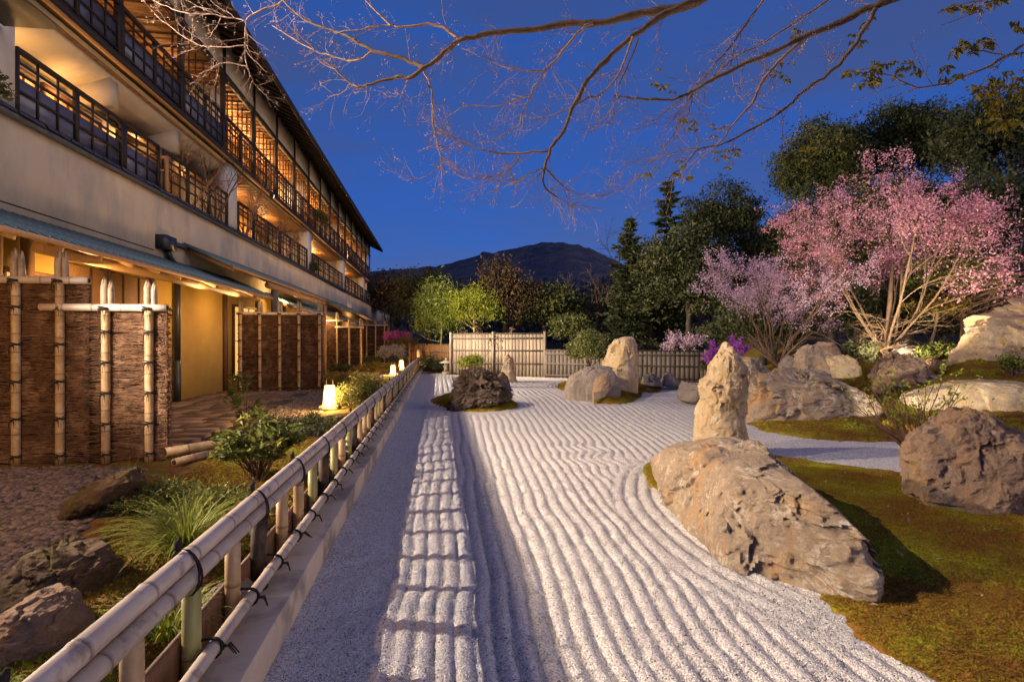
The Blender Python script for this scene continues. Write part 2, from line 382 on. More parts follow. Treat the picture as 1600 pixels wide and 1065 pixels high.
oi = N.new("ShaderNodeObjectInfo"); gm = N.new("ShaderNodeNewGeometry"); n = N.new("ShaderNodeTexNoise"); n.inputs['Scale'].default_value = 1.7; n.inputs['Detail'].default_value = 8; K(oi.outputs['Location'], n.inputs['Vector'])
ad = N.new("ShaderNodeMath"); ad.operation = 'MULTIPLY_ADD'; K(oi.outputs['Random'], ad.inputs[0]); ad.inputs[1].default_value = .34; K(n.outputs['Fac'], ad.inputs[2])
rp = N.new("ShaderNodeValToRGB"); K(ad.outputs[0], rp.inputs['Fac']); e = rp.color_ramp.elements
e[0].position = .48; e[0].color = (.17, .070, .020, 1); e[1].position = .92; e[1].color = (.36, .37, .02, 1)
q = e.new(.64); q.color = (.22, .115, .018, 1); q = e.new(.76); q.color = (.25, .21, .016, 1)
K(rp.outputs['Color'], bs.inputs['Base Color']); MATS['moss_tuft'] = m

leafmat('leaf_shrub', (.07, .10, .022), (.24, .23, .05))
leafmat('leaf_grass', (.09, .13, .014), (.28, .28, .04))
leafmat('leaf_dark', (.045, .062, .026), (.13, .135, .055))
leafmat('leaf_conifer', (.04, .058, .028), (.105, .115, .052))
leafmat('leaf_mid', (.055, .075, .022), (.15, .155, .045))
leafmat('leaf_bamboo', (.06, .095, .018), (.17, .20, .035), trans=.35)
leafmat('leaf_lime', (.13, .17, .015), (.26, .28, .03), trans=.4)
leafmat('leaf_bronze', (.055, .045, .022), (.14, .085, .045))
leafmat('leaf_round', (.13, .16, .04), (.34, .34, .12))
leafmat('leaf_maple', (.16, .15, .02), (.28, .21, .03), trans=.4)
leafmat('blossom', (.66, .25, .36), (.88, .52, .58), trans=.35)
leafmat('blossom_mauve', (.52, .34, .46), (.78, .58, .68), trans=.35)
leafmat('azalea', (.34, .08, .42), (.52, .16, .55), trans=.3)
leafmat('azalea_pink', (.50, .09, .30), (.66, .20, .40), trans=.3)
leafmat('flower_white', (.62, .55, .45), (.75, .70, .60), trans=.3)
leafmat('leaf_far', (.055, .050, .048), (.15, .11, .10))
leafmat('bud', (.30, .18, .14), (.50, .33, .28))
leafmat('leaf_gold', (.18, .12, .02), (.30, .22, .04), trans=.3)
emit('shoji', (1.0, .40, .08), 1.1, (1.0, .52, .16), 1.3)
emit('shoji_dim', (.85, .33, .08), .38, (.9, .40, .14), 1.1)
emit('lantern_paper', (1.0, .58, .18), 5.5)
emit('flood_lens', (1.0, .88, .72), 6.0)
m = mat('pane_dusk', (.14, .14, .19), (.11, .11, .16), 2, .25, 0, spec=.6)

# ------------------------------------------------------------------ scatter helper (uncountable stuff only)
def inst_mesh(name, me):
    return bpy.data.objects.new(name, me)          # source shape, not placed in the scene
def scatter(name, surf, src, density, smin, smax, label, cat, seed=1, tilt=.5, parent=None, flat=None, keep=False):
    o = place(name, surf, parent)
    g = bpy.data.node_groups.new(name + "_scatter", 'GeometryNodeTree')
    g.interface.new_socket("Geometry", in_out='INPUT', socket_type='NodeSocketGeometry')
    g.interface.new_socket("Geometry", in_out='OUTPUT', socket_type='NodeSocketGeometry')
    N = g.nodes; K = g.links.new
    gi = N.new("NodeGroupInput"); go = N.new("NodeGroupOutput")
    d = N.new("GeometryNodeDistributePointsOnFaces"); d.inputs['Density'].default_value = density; d.inputs['Seed'].default_value = seed
    ii = N.new("GeometryNodeInstanceOnPoints"); ob = N.new("GeometryNodeObjectInfo"); ob.inputs['Object'].default_value = src; ob.inputs['As Instance'].default_value = True
    rr = N.new("FunctionNodeRandomValue"); rr.data_type = 'FLOAT_VECTOR'
    rr.inputs[0].default_value = (-tilt, -tilt, 0); rr.inputs[1].default_value = (tilt, tilt, 6.283)
    rs = N.new("FunctionNodeRandomValue"); rs.data_type = 'FLOAT'; rs.inputs[2].default_value = smin; rs.inputs[3].default_value = smax
    K(gi.outputs[0], d.inputs['Mesh']); K(d.outputs['Points'], ii.inputs['Points']); K(ob.outputs['Geometry'], ii.inputs['Instance'])
    rt = N.new("FunctionNodeRotateRotation") if False else None
    K(rr.outputs[0], ii.inputs['Rotation']); K(rs.outputs[1], ii.inputs['Scale'])
    if keep:
        j = N.new("GeometryNodeJoinGeometry"); K(ii.outputs[0], j.inputs[0]); K(gi.outputs[0], j.inputs[0]); K(j.outputs[0], go.inputs[0])
    else:
        K(ii.outputs['Instances'], go.inputs[0])
    md = o.modifiers.new("scatter", 'NODES'); md.node_group = g
    if parent is None: tag(o, label, cat, kind="stuff")
    else: o["kind"] = "stuff"
    return o

# ------------------------------------------------------------------ 2D shapes
def sdist(poly, x, y):
    """signed distance to a polygon, positive inside"""
    poly = np.asarray(poly, float); d = np.full(x.shape, 1e9); ins = np.zeros(x.shape, bool); n = len(poly)
    for i in range(n):
        ax, ay = poly[i]; bx, by = poly[(i + 1) % n]; ex, ey = bx - ax, by - ay
        t = np.clip(((x - ax) * ex + (y - ay) * ey) / (ex * ex + ey * ey + 1e-12), 0, 1)
        d = np.minimum(d, (x - ax - t * ex) ** 2 + (y - ay - t * ey) ** 2)
        c = ((ay > y) != (by > y)) & (x < (bx - ax) * (y - ay) / (by - ay + 1e-12) + ax); ins ^= c
    return np.where(ins, 1, -1) * np.sqrt(d)
def smooth(poly, n=2):
    p = np.asarray(poly, float)
    for _ in range(n):
        q = np.roll(p, -1, 0); p = np.stack([p * .75 + q * .25, p * .25 + q * .75], 1).reshape(-1, 2)
    return p
def gp(lst, z=0.0): return [G(a, b, z)[:2] for a, b in lst]
def sstep(a, b, x): t = np.clip((x - a) / (b - a), 0, 1); return t * t * (3 - 2 * t)
def grid_faces(nx, ny, keep=None):
    i, j = np.meshgrid(np.arange(nx - 1), np.arange(ny - 1), indexing='ij'); a = i * ny + j
    q = np.stack([a, a + ny, a + ny + 1, a + 1], -1).reshape(-1, 4)
    return q if keep is None else q[keep[q].any(1)]

# outlines on the ground
MOSS_NEAR = smooth([(2.55, 6.5), (2.2, 5.75), (2.05, 4.2), (2.25, 3.0)] + gp([(1300, 962), (1360, 1010), (1435, 1068)]) + [(2.15, 1.5), (4.0, .6), (9.5, .8), (11, 4.8)] +
                   [G(1600, 768)[:2], G(1500, 752)[:2], G(1430, 744)[:2], G(1330, 728)[:2], G(1240, 718)[:2], G(1170, 706)[:2], (3.4, 7.05)], 2)
BANK = smooth(gp([(1150, 648), (1168, 667), (1220, 680), (1300, 691), (1380, 692), (1470, 690), (1600, 697)]) + [(13, 6.0), (24, 6.5), (40, 12), (40, 40), (9.6, 40), (9.4, 17.0), (8.3, 13.5), (7.0, 11.5)], 2)
ISLE = smooth(gp([(866, 604), (885, 613), (915, 626), (950, 632), (985, 630), (1004, 620), (1003, 612), (1020, 614), (1036, 610), (1030, 600), (985, 594), (930, 592), (880, 596)]), 2)
MID = smooth(gp([(668, 627), (690, 637), (730, 644), (770, 644), (800, 640), (812, 634), (802, 626), (780, 616), (740, 612), (705, 614), (685, 620)]), 2)
ROCKA = smooth([(2.32, 5.75), (2.02, 5.0), (1.92, 4.35), (1.88, 3.7), (1.95, 3.15), (2.10, 2.78), (2.34, 2.68), (2.56, 2.86), (2.72, 3.28), (2.92, 4.0), (3.2, 5.0), (3.25, 5.9), (2.95, 6.35), (2.6, 6.2)], 2)

# ------------------------------------------------------------------ ground to the horizon
xs = np.array([-3500, -400, -60, -7, 24, 80, 400, 3500.]); ys = np.array([-3500, -400, -60, -8, 27, 45, 120, 400, 4000.])
X, Y = np.meshgrid(xs, ys, indexing='ij')
tag(place("ground", mesh_np("ground", np.stack([X, Y, np.full(X.shape, -.14)], -1), grid_faces(len(xs), len(ys)), mat=MATS['forest_floor'])), "dark leafy ground reaching to the hills", None, kind="structure")

# ------------------------------------------------------------------ raked white gravel
def gravel_z(x, y):
    p3 = np.stack([x, y, np.zeros_like(x)], -1)
    wob = .035 * vnoise(p3 * .8, 3) + .015 * vnoise(p3 * 2.3, 4)
    # zigzag raking beside the big boulder
    zz = np.exp(-(((x - 2.0) / .42) ** 2) - ((y - 6.9) / .95) ** 2)
    ph = (x + .30 + wob + zz * .11 * np.abs(((y / .42) % 2) - 1) * 1.5) / (.100 * (1 + .046 * np.clip(y - 2.5, 0, 12)))
    r = np.abs(np.sin(math.pi * ph)) ** .55 - .6
    amp = .028 * sstep(-.36, -.22, x) * (1 - .35 * sstep(14, 24, y))
    zr = r * amp
    dm = np.full(x.shape, 1e9)
    for pl in (MID, ISLE, ROCKA):
        d = -sdist(pl, x, y); dm = np.minimum(dm, d)
    rings = (np.abs(np.sin(math.pi * dm / .13)) ** .55 - .6) * .028
    k = 1 - sstep(.30, .48, dm)
    zr = zr * (1 - k) + rings * k
    # the channel between the moss banks is raked along its own length
    ch = sstep(4.1, 4.7, x - .3 * np.clip(y - 7, -9, 0)) * (1 - sstep(8.8, 9.5, y))
    dch = -sdist(BANK, x, y)
    zr = zr * (1 - ch) + ch * ((np.abs(np.sin(math.pi * dch / .11)) ** .75 - .5) * .016)
    return zr + .010 * fbm(p3 * 1.1, 2, 5) + .006 * fbm(p3 * 14, 3, 8)
def axis(lst):
    r = []
    for a, b, s in lst: r.append(np.arange(a, b, s))
    return np.concatenate(r)
gx = axis([(-.775, -.3, .06), (-.3, 4.6, .0155), (4.6, 8, .035), (8, 15.2, .12)])
gy = axis([(.6, 5, .05), (5, 12, .06), (12, 27.6, .10)])
X, Y = np.meshgrid(gx, gy, indexing='ij'); Z = gravel_z(X.ravel(), Y.ravel())
gravel = tag(place("gravel_garden", mesh_np("gravel_garden", np.stack([X.ravel(), Y.ravel(), Z], -1), grid_faces(len(gx), len(gy)), mat=MATS['gravel'], smooth=True)),
             "white gravel raked into long ridges", None, kind="structure")
# loose grains on the nearer gravel
ico = [(0, 0, .8), (.72, 0, .1), (.2, .75, .12), (-.6, .4, 0), (-.55, -.5, .1), (.25, -.7, 0), (0, 0, -.6)]
it = [(0, 1, 2), (0, 2, 3), (0, 3, 4), (0, 4, 5), (0, 5, 1), (6, 2, 1), (6, 3, 2), (6, 4, 3), (6, 5, 4), (6, 1, 5)]
grain = inst_mesh("grain", mesh_np("grain", ico, None, it, MATS['grain']))
gx2 = axis([(-.76, 3.0, .031)]); gy2 = axis([(1.9, 7.0, .07)])
X, Y = np.meshgrid(gx2, gy2, indexing='ij'); fx, fy = X.ravel(), Y.ravel()
pxs = 800 + F * (fx * CY - fy * SY) / (fx * SY + fy * CY)
keep = (np.maximum(sdist(ROCKA, fx, fy), sdist(MOSS_NEAR, fx, fy)) < 0) & (pxs < 1700)
q = grid_faces(len(gx2), len(gy2)); q = q[keep[q].all(1)]
scatter("gravel_grains", mesh_np("gravel_grains", np.stack([fx, fy, gravel_z(fx, fy)], -1), q), grain, 13000, .003, .0062, "loose white gravel grains on the raked ridges", "gravel", 3, 1.5)

# ------------------------------------------------------------------ moss
tv = []; tt = []
for k in range(7):
    a = k * .9; r0 = .55; b = len(tv)
    tv += [(math.cos(a) * .2, math.sin(a) * .2, -.2), (math.cos(a + .8) * .45, math.sin(a + .8) * .45, .1), (math.cos(a + .3) * r0, math.sin(a + .3) * r0, .75)]; tt.append((b, b + 1, b + 2))
tuft = inst_mesh("tuft", mesh_np("tuft", tv, None, tt, MATS['moss_tuft']))
def moss_patch(name, label, poly, res, edge=.07, width=.10, hf=None, dens=0, lim=None, s=(.010, .02)):
    poly = np.asarray(poly); lo = poly.min(0) - .1; hi = poly.max(0) + .1
    if lim: lo = np.maximum(lo, lim[0]); hi = np.minimum(hi, lim[1])
    ax = np.arange(lo[0], hi[0], res); ay = np.arange(lo[1], hi[1], res)
    X, Y = np.meshgrid(ax, ay, indexing='ij'); x, y = X.ravel(), Y.ravel(); p3 = np.stack([x, y, x * 0], -1)
    d = sdist(poly, x, y) + .02 * fbm(p3 * 7, 2, 3)
    z = np.where(d > 0, edge * (1 - np.exp(-np.maximum(d, 0) / width)), d * 2 - .02) + .012 * fbm(p3 * 4, 3, 2) + .006 * fbm(p3 * 25, 2, 4)
    if hf is not None: z = z + np.where(d > 0, hf(x, y, d), 0)
    qf = grid_faces(len(ax), len(ay), d > -.02)
    used = np.unique(qf); mp_ = np.full(len(x), -1); mp_[used] = np.arange(len(used))
    v = np.stack([x, y, z], -1)
    o = tag(place(name, mesh_np(name, v[used], mp_[qf], mat=MATS['moss'], smooth=True)), label, "moss", kind="stuff")
    if dens:
        kf = (d > .0)[qf].all(1) & (np.hypot(x, y)[qf].mean(1) < 20); q2 = qf[kf]; u2 = np.unique(q2); mp_[:] = -1; mp_[u2] = np.arange(len(u2))
        scatter(name + "_tufts", mesh_np(name + "_tufts", v[u2], mp_[q2]), tuft, dens, s[0], s[1], "short tufted shoots covering the " + label, "moss", 5, .5)
    return o
def bank_h(x, y):
    """height of the planted bank at the right (numpy or floats)"""
    x = np.atleast_1d(np.asarray(x, float)); y = np.atleast_1d(np.asarray(y, float)); d = np.maximum(sdist(BANK, x, y), 0)
    return np.clip((d - 2.0) * .30, 0, 1.0) * sstep(0, 1, d) + .05 * vnoise(np.stack([x * .7, y * .7, x * 0], -1), 6) * sstep(.3, 1.5, d)
moss_patch("near_moss", "rust and green moss lawn behind the large near boulder", MOSS_NEAR, .04, .06, .12, lambda x, y, d: .05 * sstep(0, 1.2, d) + .02 * vnoise(np.stack([x, y, x * 0], -1) * 1.2, 9), 7500, ((1.9, .6), (7.5, 8)), (.006, .013))
moss_patch("bank_moss", "mossy bank below the flowering trees", BANK, .11, .09, .14, lambda x, y, d: bank_h(x, y), 900, ((5, 5.8), (26, 27)), (.014, .028))
moss_patch("island_moss", "oval moss island in the gravel under the pale upright boulder", ISLE, .05, .12, .25, lambda x, y, d: .10 * sstep(.1, .9, d), 1500, None, (.014, .028))
moss_patch("islet_moss", "dark moss collar round the shaggy dark boulder", MID, .04, .07, .10, lambda x, y, d: .06 * sstep(.1, .6, d), 1500, None, (.014, .028))

# ------------------------------------------------------------------ rocks
def facet(p, n, seed, amt=.8, lo=.72, hi=.97):
    r = np.random.default_rng(seed); c = (p.max(0) + p.min(0)) / 2; h = (p.max(0) - p.min(0)) / 2 + 1e-6
    u = (p - c) / h
    for _ in range(n):
        d = r.normal(size=3); d[2] = abs(d[2]) * .7 if r.random() < .75 else d[2]; d /= np.linalg.norm(d)
        k = u @ d; lim = np.percentile(k, 100) * r.uniform(lo, hi); over = np.maximum(k - lim, 0)
        u = u - (over * amt)[:, None] * d
    return u * h + c
def rough(p, size, amp, seed, rid=.35):
    """fractured stone: flat tilted chips with sharp borders over a gentle lumpy form, then grit"""
    c = p.mean(0); n = unit_(p - c); q = p / size; rg = np.random.default_rng(seed + 900)
    warp = np.stack([vnoise(q * 2.3 + 5, seed + 40), vnoise(q * 2.3 + 9, seed + 41), vnoise(q * 2.3 + 13, seed + 42)], -1)
    d = amp * fbm(q * 1.2 + warp * .3, 3, seed, .5) * .7
    for ns_, k, a in ((34, .20, 1.0), (150, .10, .42), (520, .05, .18)):
        st = p[rg.integers(0, len(p), ns_)] / size; off = rg.uniform(-1, .7, ns_) * a; tl = rg.normal(size=(ns_, 3)) * a * 2.2
        w = q + warp * k + k * .5 * np.stack([vnoise(q * 9 + 3, seed + 43), vnoise(q * 9 + 7, seed + 44), vnoise(q * 9 + 11, seed + 45)], -1)
        idx = np.empty(len(p), int)
        for b in range(0, len(p), 4000):
            w_ = w[b:b + 4000]; idx[b:b + 4000] = ((w_ ** 2).sum(1)[:, None] - 2 * w_ @ st.T + (st ** 2).sum(1)[None]).argmin(1)
        d = d + amp * np.clip(off[idx] * .55 + (tl[idx] * (w - st[idx])).sum(1), -1.2 * a, 1.0 * a)
    d = d + amp * rid * (ridged(q * 5.5 + warp, 4, seed + 50) - .6) * sstep(-.2, .4, vnoise(q * 1.6 + 31, seed + 55)) + amp * .28 * fbm(q * 16, 4, seed + 60, .65)
    return p + n * d[:, None]
def unit_(v): return v / (np.linalg.norm(v, axis=-1, keepdims=True) + 1e-9)
def ring_mesh(name, rows, nu, m):
    nv = len(rows); v = np.concatenate(rows)
    i, j = np.meshgrid(np.arange(nv - 1), np.arange(nu), indexing='ij'); j2 = (j + 1) % nu
    q = np.stack([i * nu + j, i * nu + j2, (i + 1) * nu + j2, (i + 1) * nu + j], -1).reshape(-1, 4)
    return v, q
def rock(name, label, outline, depth, thick, m, seed, base=None, amp=.05, nu=110, nv=70, nf=9, group=None, size=None, push=0.0, rid=.3, sq=.8):
    """boulder whose silhouette is given in photo pixels at a depth; thick = half depth in metres"""
    o = np.array([((a - 800) / F * depth, EYE + (532.5 - b) / F * depth) for a, b in outline]); zmax = o[:, 1].max(); zmin = o[:, 1].min()
    if base is None: base = zmin
    hw_max = (o[:, 0].max() - o[:, 0].min()) / 2; rows = []
    th = np.arange(nu) * 2 * math.pi / nu; n = len(o)
    prof = []
    for k in range(nv):
        tv_ = 1 - (1 - k / (nv - 1)) ** 1.0
        a = tv_ * math.pi / 2; z = zmin + (zmax - zmin) * (math.sin(a) * .9995)
        xsx = []
        for i in range(n):
            (xa, za), (xb, zb) = o[i], o[(i + 1) % n]
            if (za <= z) != (zb <= z): xsx.append(xa + (z - za) / (zb - za) * (xb - xa))
        if len(xsx) < 2: xl, xr = prof[-1][0], prof[-1][1]
        else: xl, xr = min(xsx), max(xsx)
        prof.append((xl, xr, z))
    for k, (xl, xr, z) in enumerate(prof):
        f = k / (nv - 1); hw = (xr - xl) / 2; tw = thick * (.35 * (hw / hw_max) + .65 * math.sqrt(max(0, 1 - f ** 2.6))) + .0
        if k == nv - 1: hw *= .02; tw *= .02
        cx, sx = np.cos(th), np.sin(th)
        xx = (xl + xr) / 2 + hw * np.sign(cx) * np.abs(cx) ** sq; yy = depth + push * f + tw * np.sign(sx) * np.abs(sx) ** sq
        rows.append(np.stack([xx * CY + yy * SY, -xx * SY + yy * CY, np.full(nu, z)], -1))
    # skirt into the ground
    low = rows[0].copy(); low[:, 2] = min(base, zmin) - .18; rows.insert(0, low)
    v, q = ring_mesh(name, rows, nu, m)
    v = facet(v, nf, seed); size = size or max(hw_max, (zmax - zmin) / 2)
    v = rough(v, size, amp * size, seed, rid)
    me = mesh_np(name, v, q, mat=MATS[m], smooth=True); me.set_sharp_from_angle(angle=math.radians(36))
    return tag(place(name, me), label, "rock", group)
def spine_rock(name, label, foot, spine, hs, m, seed, amp, size, nu=260, nv=90):
    foot = np.asarray(foot); sp_ = np.asarray(spine, float)
    seg = np.linalg.norm(np.roll(foot, -1, 0) - foot, axis=1); cum = np.concatenate([[0], np.cumsum(seg)]); ff = np.vstack([foot, foot[:1]])
    t = np.linspace(0, cum[-1], nu, endpoint=False); fx_ = np.interp(t, cum, ff[:, 0]); fy_ = np.interp(t, cum, ff[:, 1])
    a, b = sp_[0], sp_[-1]; ab = b - a; s = np.clip(((fx_ - a[0]) * ab[0] + (fy_ - a[1]) * ab[1]) / (ab @ ab), 0, 1)
    sx_ = a[0] + s * ab[0]; sy_ = a[1] + s * ab[1]; hh = np.interp(s, np.linspace(0, 1, len(hs)), hs)
    rows = [np.stack([fx_, fy_, np.full(nu, -.2)], -1)]
    for k in range(nv):
        an = k / (nv - 1) * math.pi / 2; u = 1 - math.cos(an) ** .85; zz = hh * math.sin(an) ** .85
        rows.append(np.stack([fx_ + (sx_ - fx_) * u, fy_ + (sy_ - fy_) * u, zz], -1))
    v, q = ring_mesh(name, rows, nu, m)
    v = facet(v, 14, seed, .75, .74, .96); v = rough(v, size, amp, seed, .3)
    me = mesh_np(name, v, q, mat=MATS[m], smooth=True); me.set_sharp_from_angle(angle=math.radians(36))
    return tag(place(name, me), label, "rock")

spine_rock("boulder", "long low tan boulder with pale veins lying along the gravel edge", ROCKA, [(2.42, 3.30), (2.58, 4.6), (2.76, 5.7)], [.55, .67, .64, .55, .40], 'rock_tan', 11, .040, .62)
R = lambda *a, **k: rock(*a, **k)
R("standing_stone", "tall pale standing stone behind the long low boulder", [(1084, 722), (1085, 690), (1092, 640), (1093, 605), (1108, 585), (1117, 560), (1130, 542), (1142, 536), (1158, 541), (1166, 556), (1163, 590), (1160, 625), (1158, 650), (1165, 670), (1169, 690), (1166, 722)],
  7.15, .36, 'rock_white', 21, base=-.05, amp=.05, nf=9, nu=150, nv=110, sq=.9)
R("boulder", "rough brown boulder standing alone on the near moss lawn", [(1428, 800), (1426, 730), (1427, 695), (1440, 682), (1462, 667), (1480, 648), (1500, 637), (1525, 640), (1545, 655), (1570, 672), (1590, 690), (1612, 735), (1622, 790), (1615, 815), (1560, 828), (1500, 822)],
  4.75, .46, 'rock_brown', 31, base=-.1, amp=.055, nf=12, nu=190, nv=130, rid=.35, sq=.9)
R("boulder", "wide sloping tan boulder on the far side of the gravel channel", [(1150, 656), (1152, 600), (1160, 586), (1185, 576), (1220, 572), (1250, 572), (1290, 592), (1315, 604), (1350, 610), (1370, 625), (1385, 650), (1380, 668)],
  10.3, .75, 'rock_tan', 41, base=-.1, amp=.07, nf=14, nu=150, nv=90)
R("standing_stone", "small pointed tan stone rising behind the wide sloping boulder", [(1236, 600), (1245, 565), (1252, 545), (1262, 538), (1278, 543), (1288, 570), (1298, 600)], 11.3, .35, 'rock_tan', 43, base=.2, amp=.06, nu=70, nv=50)
R("boulder", "knobbly tan rock between standing stone and wide sloping boulder", [(1140, 605), (1146, 570), (1158, 556), (1180, 560), (1196, 572), (1210, 605)], 11.9, .45, 'rock_tan', 44, base=.1, amp=.09, nu=80, nv=50)
R("boulder", "small dark round rock behind the wide sloping boulder", [(1215, 590), (1220, 566), (1232, 556), (1246, 562), (1254, 590)], 12.6, .3, 'rock_grey', 45, base=.4, amp=.06, nu=60, nv=40)
R("boulder", "pale rounded rock on the moss bank left of the brown cleft boulder", [(1279, 590), (1281, 566), (1298, 556), (1320, 553), (1333, 564), (1341, 584), (1330, 588)], 13.2, .45, 'rock_white', 46, base=.5, amp=.05, nu=90, nv=60)
R("boulder", "squarish tan rock behind the pale rounded rock", [(1262, 566), (1268, 540), (1282, 534), (1302, 535), (1310, 552), (1312, 566)], 14.6, .4, 'rock_tan', 47, base=.7, amp=.06, nu=80, nv=50)
R("boulder", "brown cleft boulder below the pink cherry trunk", [(1362, 612), (1360, 580), (1372, 562), (1392, 551), (1412, 552), (1432, 560), (1450, 578), (1466, 596), (1462, 612), (1400, 614)], 12.6, .6, 'rock_brown', 48, base=.3, amp=.09, nu=130, nv=80)
R("boulder", "dark grey rock beside the pink cherry trunk", [(1396, 560), (1400, 542), (1412, 536), (1425, 540), (1432, 562)], 15.4, .35, 'rock_grey', 49, base=.8, amp=.05, nu=60, nv=40)
R("boulder", "long low dark rock between the cleft boulder and the big slanted boulder", [(1430, 580), (1434, 564), (1460, 561), (1475, 566), (1490, 582)], 14.2, .4, 'rock_brown', 50, base=.6, amp=.06, nu=70, nv=40)
R("boulder", "long bright white boulder lying on the moss behind the twiggy shrub", [(1404, 638), (1406, 615), (1418, 598), (1436, 592), (1500, 594), (1600, 597), (1680, 606), (1700, 640), (1690, 660), (1600, 650), (1500, 652), (1450, 656)],
  10.6, .62, 'rock_white', 51, base=.0, amp=.045, nf=9, nu=160, nv=70, rid=.3)
R("boulder", "huge slanted pale boulder rising to the picture edge", [(1456, 600), (1470, 575), (1500, 545), (1515, 520), (1545, 497), (1575, 489), (1620, 470), (1700, 450), (1760, 520), (1770, 610), (1600, 612)],
  13.6, 1.2, 'rock_white', 52, base=.3, amp=.07, nf=16, nu=190, nv=110)
R("boulder", "low brown rock at the foot of the huge slanted boulder", [(1555, 600), (1560, 578), (1580, 570), (1612, 575), (1640, 600)], 12.2, .4, 'rock_brown', 53, base=.2, amp=.05, nu=60, nv=40)
R("boulder", "smooth grey rock left of the standing stone", [(1058, 622), (1060, 604), (1068, 594), (1078, 598), (1096, 600), (1102, 615), (1098, 632), (1075, 630)], 13.0, .4, 'rock_grey', 54, base=-.1, amp=.05, nu=80, nv=50)
# island group
R("boulder", "tall pale rounded boulder on the oval moss island", [(938, 600), (940, 575), (950, 545), (962, 531), (978, 527), (990, 530), (995, 550), (997, 580), (996, 600)], 15.3, .55, 'rock_white', 61, base=-.1, amp=.055, nu=120, nv=80)
R("boulder", "low grey domed rock in front of the tall pale boulder", [(884, 604), (890, 588), (908, 576), (932, 570), (955, 573), (970, 586), (977, 604)], 14.0, .6, 'rock_grey', 62, base=.0, amp=.05, nu=110, nv=70)
R("boulder", "small upright brown stone at the foot of the low domed rock", [(926, 612), (930, 592), (938, 582), (948, 582), (954, 594), (955, 610)], 13.0, .2, 'rock_brown', 63, base=.0, amp=.07, nu=60, nv=40)
R("boulder", "flat grey rock behind the moss island by the low fence", [(1000, 602), (1004, 588), (1018, 583), (1030, 590), (1036, 604)], 16.8, .3, 'rock_grey', 64, base=-.1, amp=.05, nu=60, nv=40)
R("boulder", "leaning grey rock by the low fence end", [(1030, 602), (1034, 580), (1046, 582), (1064, 598), (1068, 606)], 17.0, .3, 'rock_grey', 65, base=-.1, amp=.06, nu=60, nv=40)
# middle islet
R("boulder", "shaggy dark boulder with pale streaks on a moss collar in mid gravel", [(694, 636), (696, 612), (702, 600), (716, 594), (724, 582), (740, 576), (762, 576), (778, 586), (786, 600), (800, 614), (797, 630), (770, 638), (730, 640)],
  12.1, .62, 'rock_dark', 71, base=-.02, amp=.12, nf=8, nu=170, nv=110, rid=.9)
R("standing_stone", "narrow upright tan stone in front of the board fence", [(780, 596), (781, 575), (785, 558), (794, 553), (802, 560), (804, 580), (808, 597)], 19.8, .3, 'rock_tan', 72, base=-.1, amp=.05, nu=70, nv=50)
R("boulder", "small dark stone leaning against the narrow upright stone", [(772, 606), (778, 588), (787, 578), (794, 584), (797, 604)], 17.6, .25, 'rock_dark', 73, base=-.1, amp=.08, nu=60, nv=40)
# rocks of the planting bed at the left
R("boulder", "low brown flat rock edging the pebbles in the planting bed", [(108, 800), (120, 775), (150, 752), (190, 735), (222, 728), (232, 745), (205, 772), (160, 795), (125, 803)], 4.45, .26, 'rock_moss', 81, base=-.1, amp=.05, nu=90, nv=50)
R("boulder", "mossy brown rock under the arching grass", [(18, 935), (30, 890), (55, 862), (100, 850), (150, 858), (178, 880), (165, 915), (120, 935)], 2.95, .26, 'rock_moss', 82, base=-.1, amp=.06, nu=100, nv=60)
R("boulder", "broad grey brown rock next to the near end of the bamboo rail", [(-15, 1025), (-8, 985), (20, 950), (60, 925), (100, 918), (130, 930), (142, 965), (130, 1000), (80, 1025)], 2.38, .26, 'rock_brown', 83, base=-.1, amp=.05, nu=120, nv=70)
R("boulder", "grey flat stone seen between the bamboo posts", [(310, 960), (318, 930), (345, 912), (375, 915), (390, 940), (385, 965)], 2.75, .2, 'rock_grey', 84, base=-.1, amp=.05, nu=70, nv=40)
R("boulder", "small reddish stone at the pebble edge near the grass", [(70, 868), (76, 850), (95, 838), (118, 842), (128, 858), (115, 872)], 3.5, .14, 'rock_moss', 85, base=-.1, amp=.06, nu=60, nv=40)

# ------------------------------------------------------------------ kerb and low bamboo fence
Y0, Y1 = 0.6, 27.1
mb = MB(); yy = Y0
while yy < Y1:
    e2 = min(yy + 2.4, Y1); mb.box((-1.06, yy, -.2), (-.77, e2 - .004, .16)); yy = e2
kerb = mb.build("kerb", MATS['concrete']); tag(kerb, "pale concrete kerb along the gravel under the bamboo fence", None, kind="structure")
bv = kerb.modifiers.new("bevel", 'BEVEL'); bv.width = .008; bv.segments = 2
fence = thing("bamboo_fence", "low bamboo rail fence with twin top rails on the kerb", "fence", (-.95, Y0, .16))
def rail(x, z, r, jl, ph):
    y = Y0 - .2
    while y < Y1 - .3:
        e2 = min(y + jl, Y1 - .1); mbx = MB(); bamboo_into(mbx, (x, y, z), (x, e2, z), r * random.uniform(.97, 1.03), .36, 16, random.uniform(.3, .9))
        mbx.build("rail", MATS['bamboo_grey'], fence, True, 'node'); y = e2
rail(-.968, .655, .037, 5.2, .5); rail(-.946, .586, .033, 4.7, .3); rail(-.876, .295, .0265, 4.4, .4)
postm = []
for c in ('bamboo', 'bamboo_green', 'bamboo'):
    mbx = MB(); bamboo_into(mbx, (0, 0, 0), (0, 0, .392), .034, .27, 14, random.uniform(.3, .9)); postm.append(mbx.mesh("post", MATS[c], True, 'node'))
mbx = MB(); mbx.tube([(0, 0, 0), (.004, 0, .2), (0, 0, .40)], [.044, .042, .043], 10); charred = mbx.mesh("post", MATS['charred'], True)
def loop(mb, pts, r=.006, n=5): mb.tube(np.array(pts + pts[:2]), r, n, False)
mbx = MB()                                      # tie round the twin top rails (two turns and a knot)
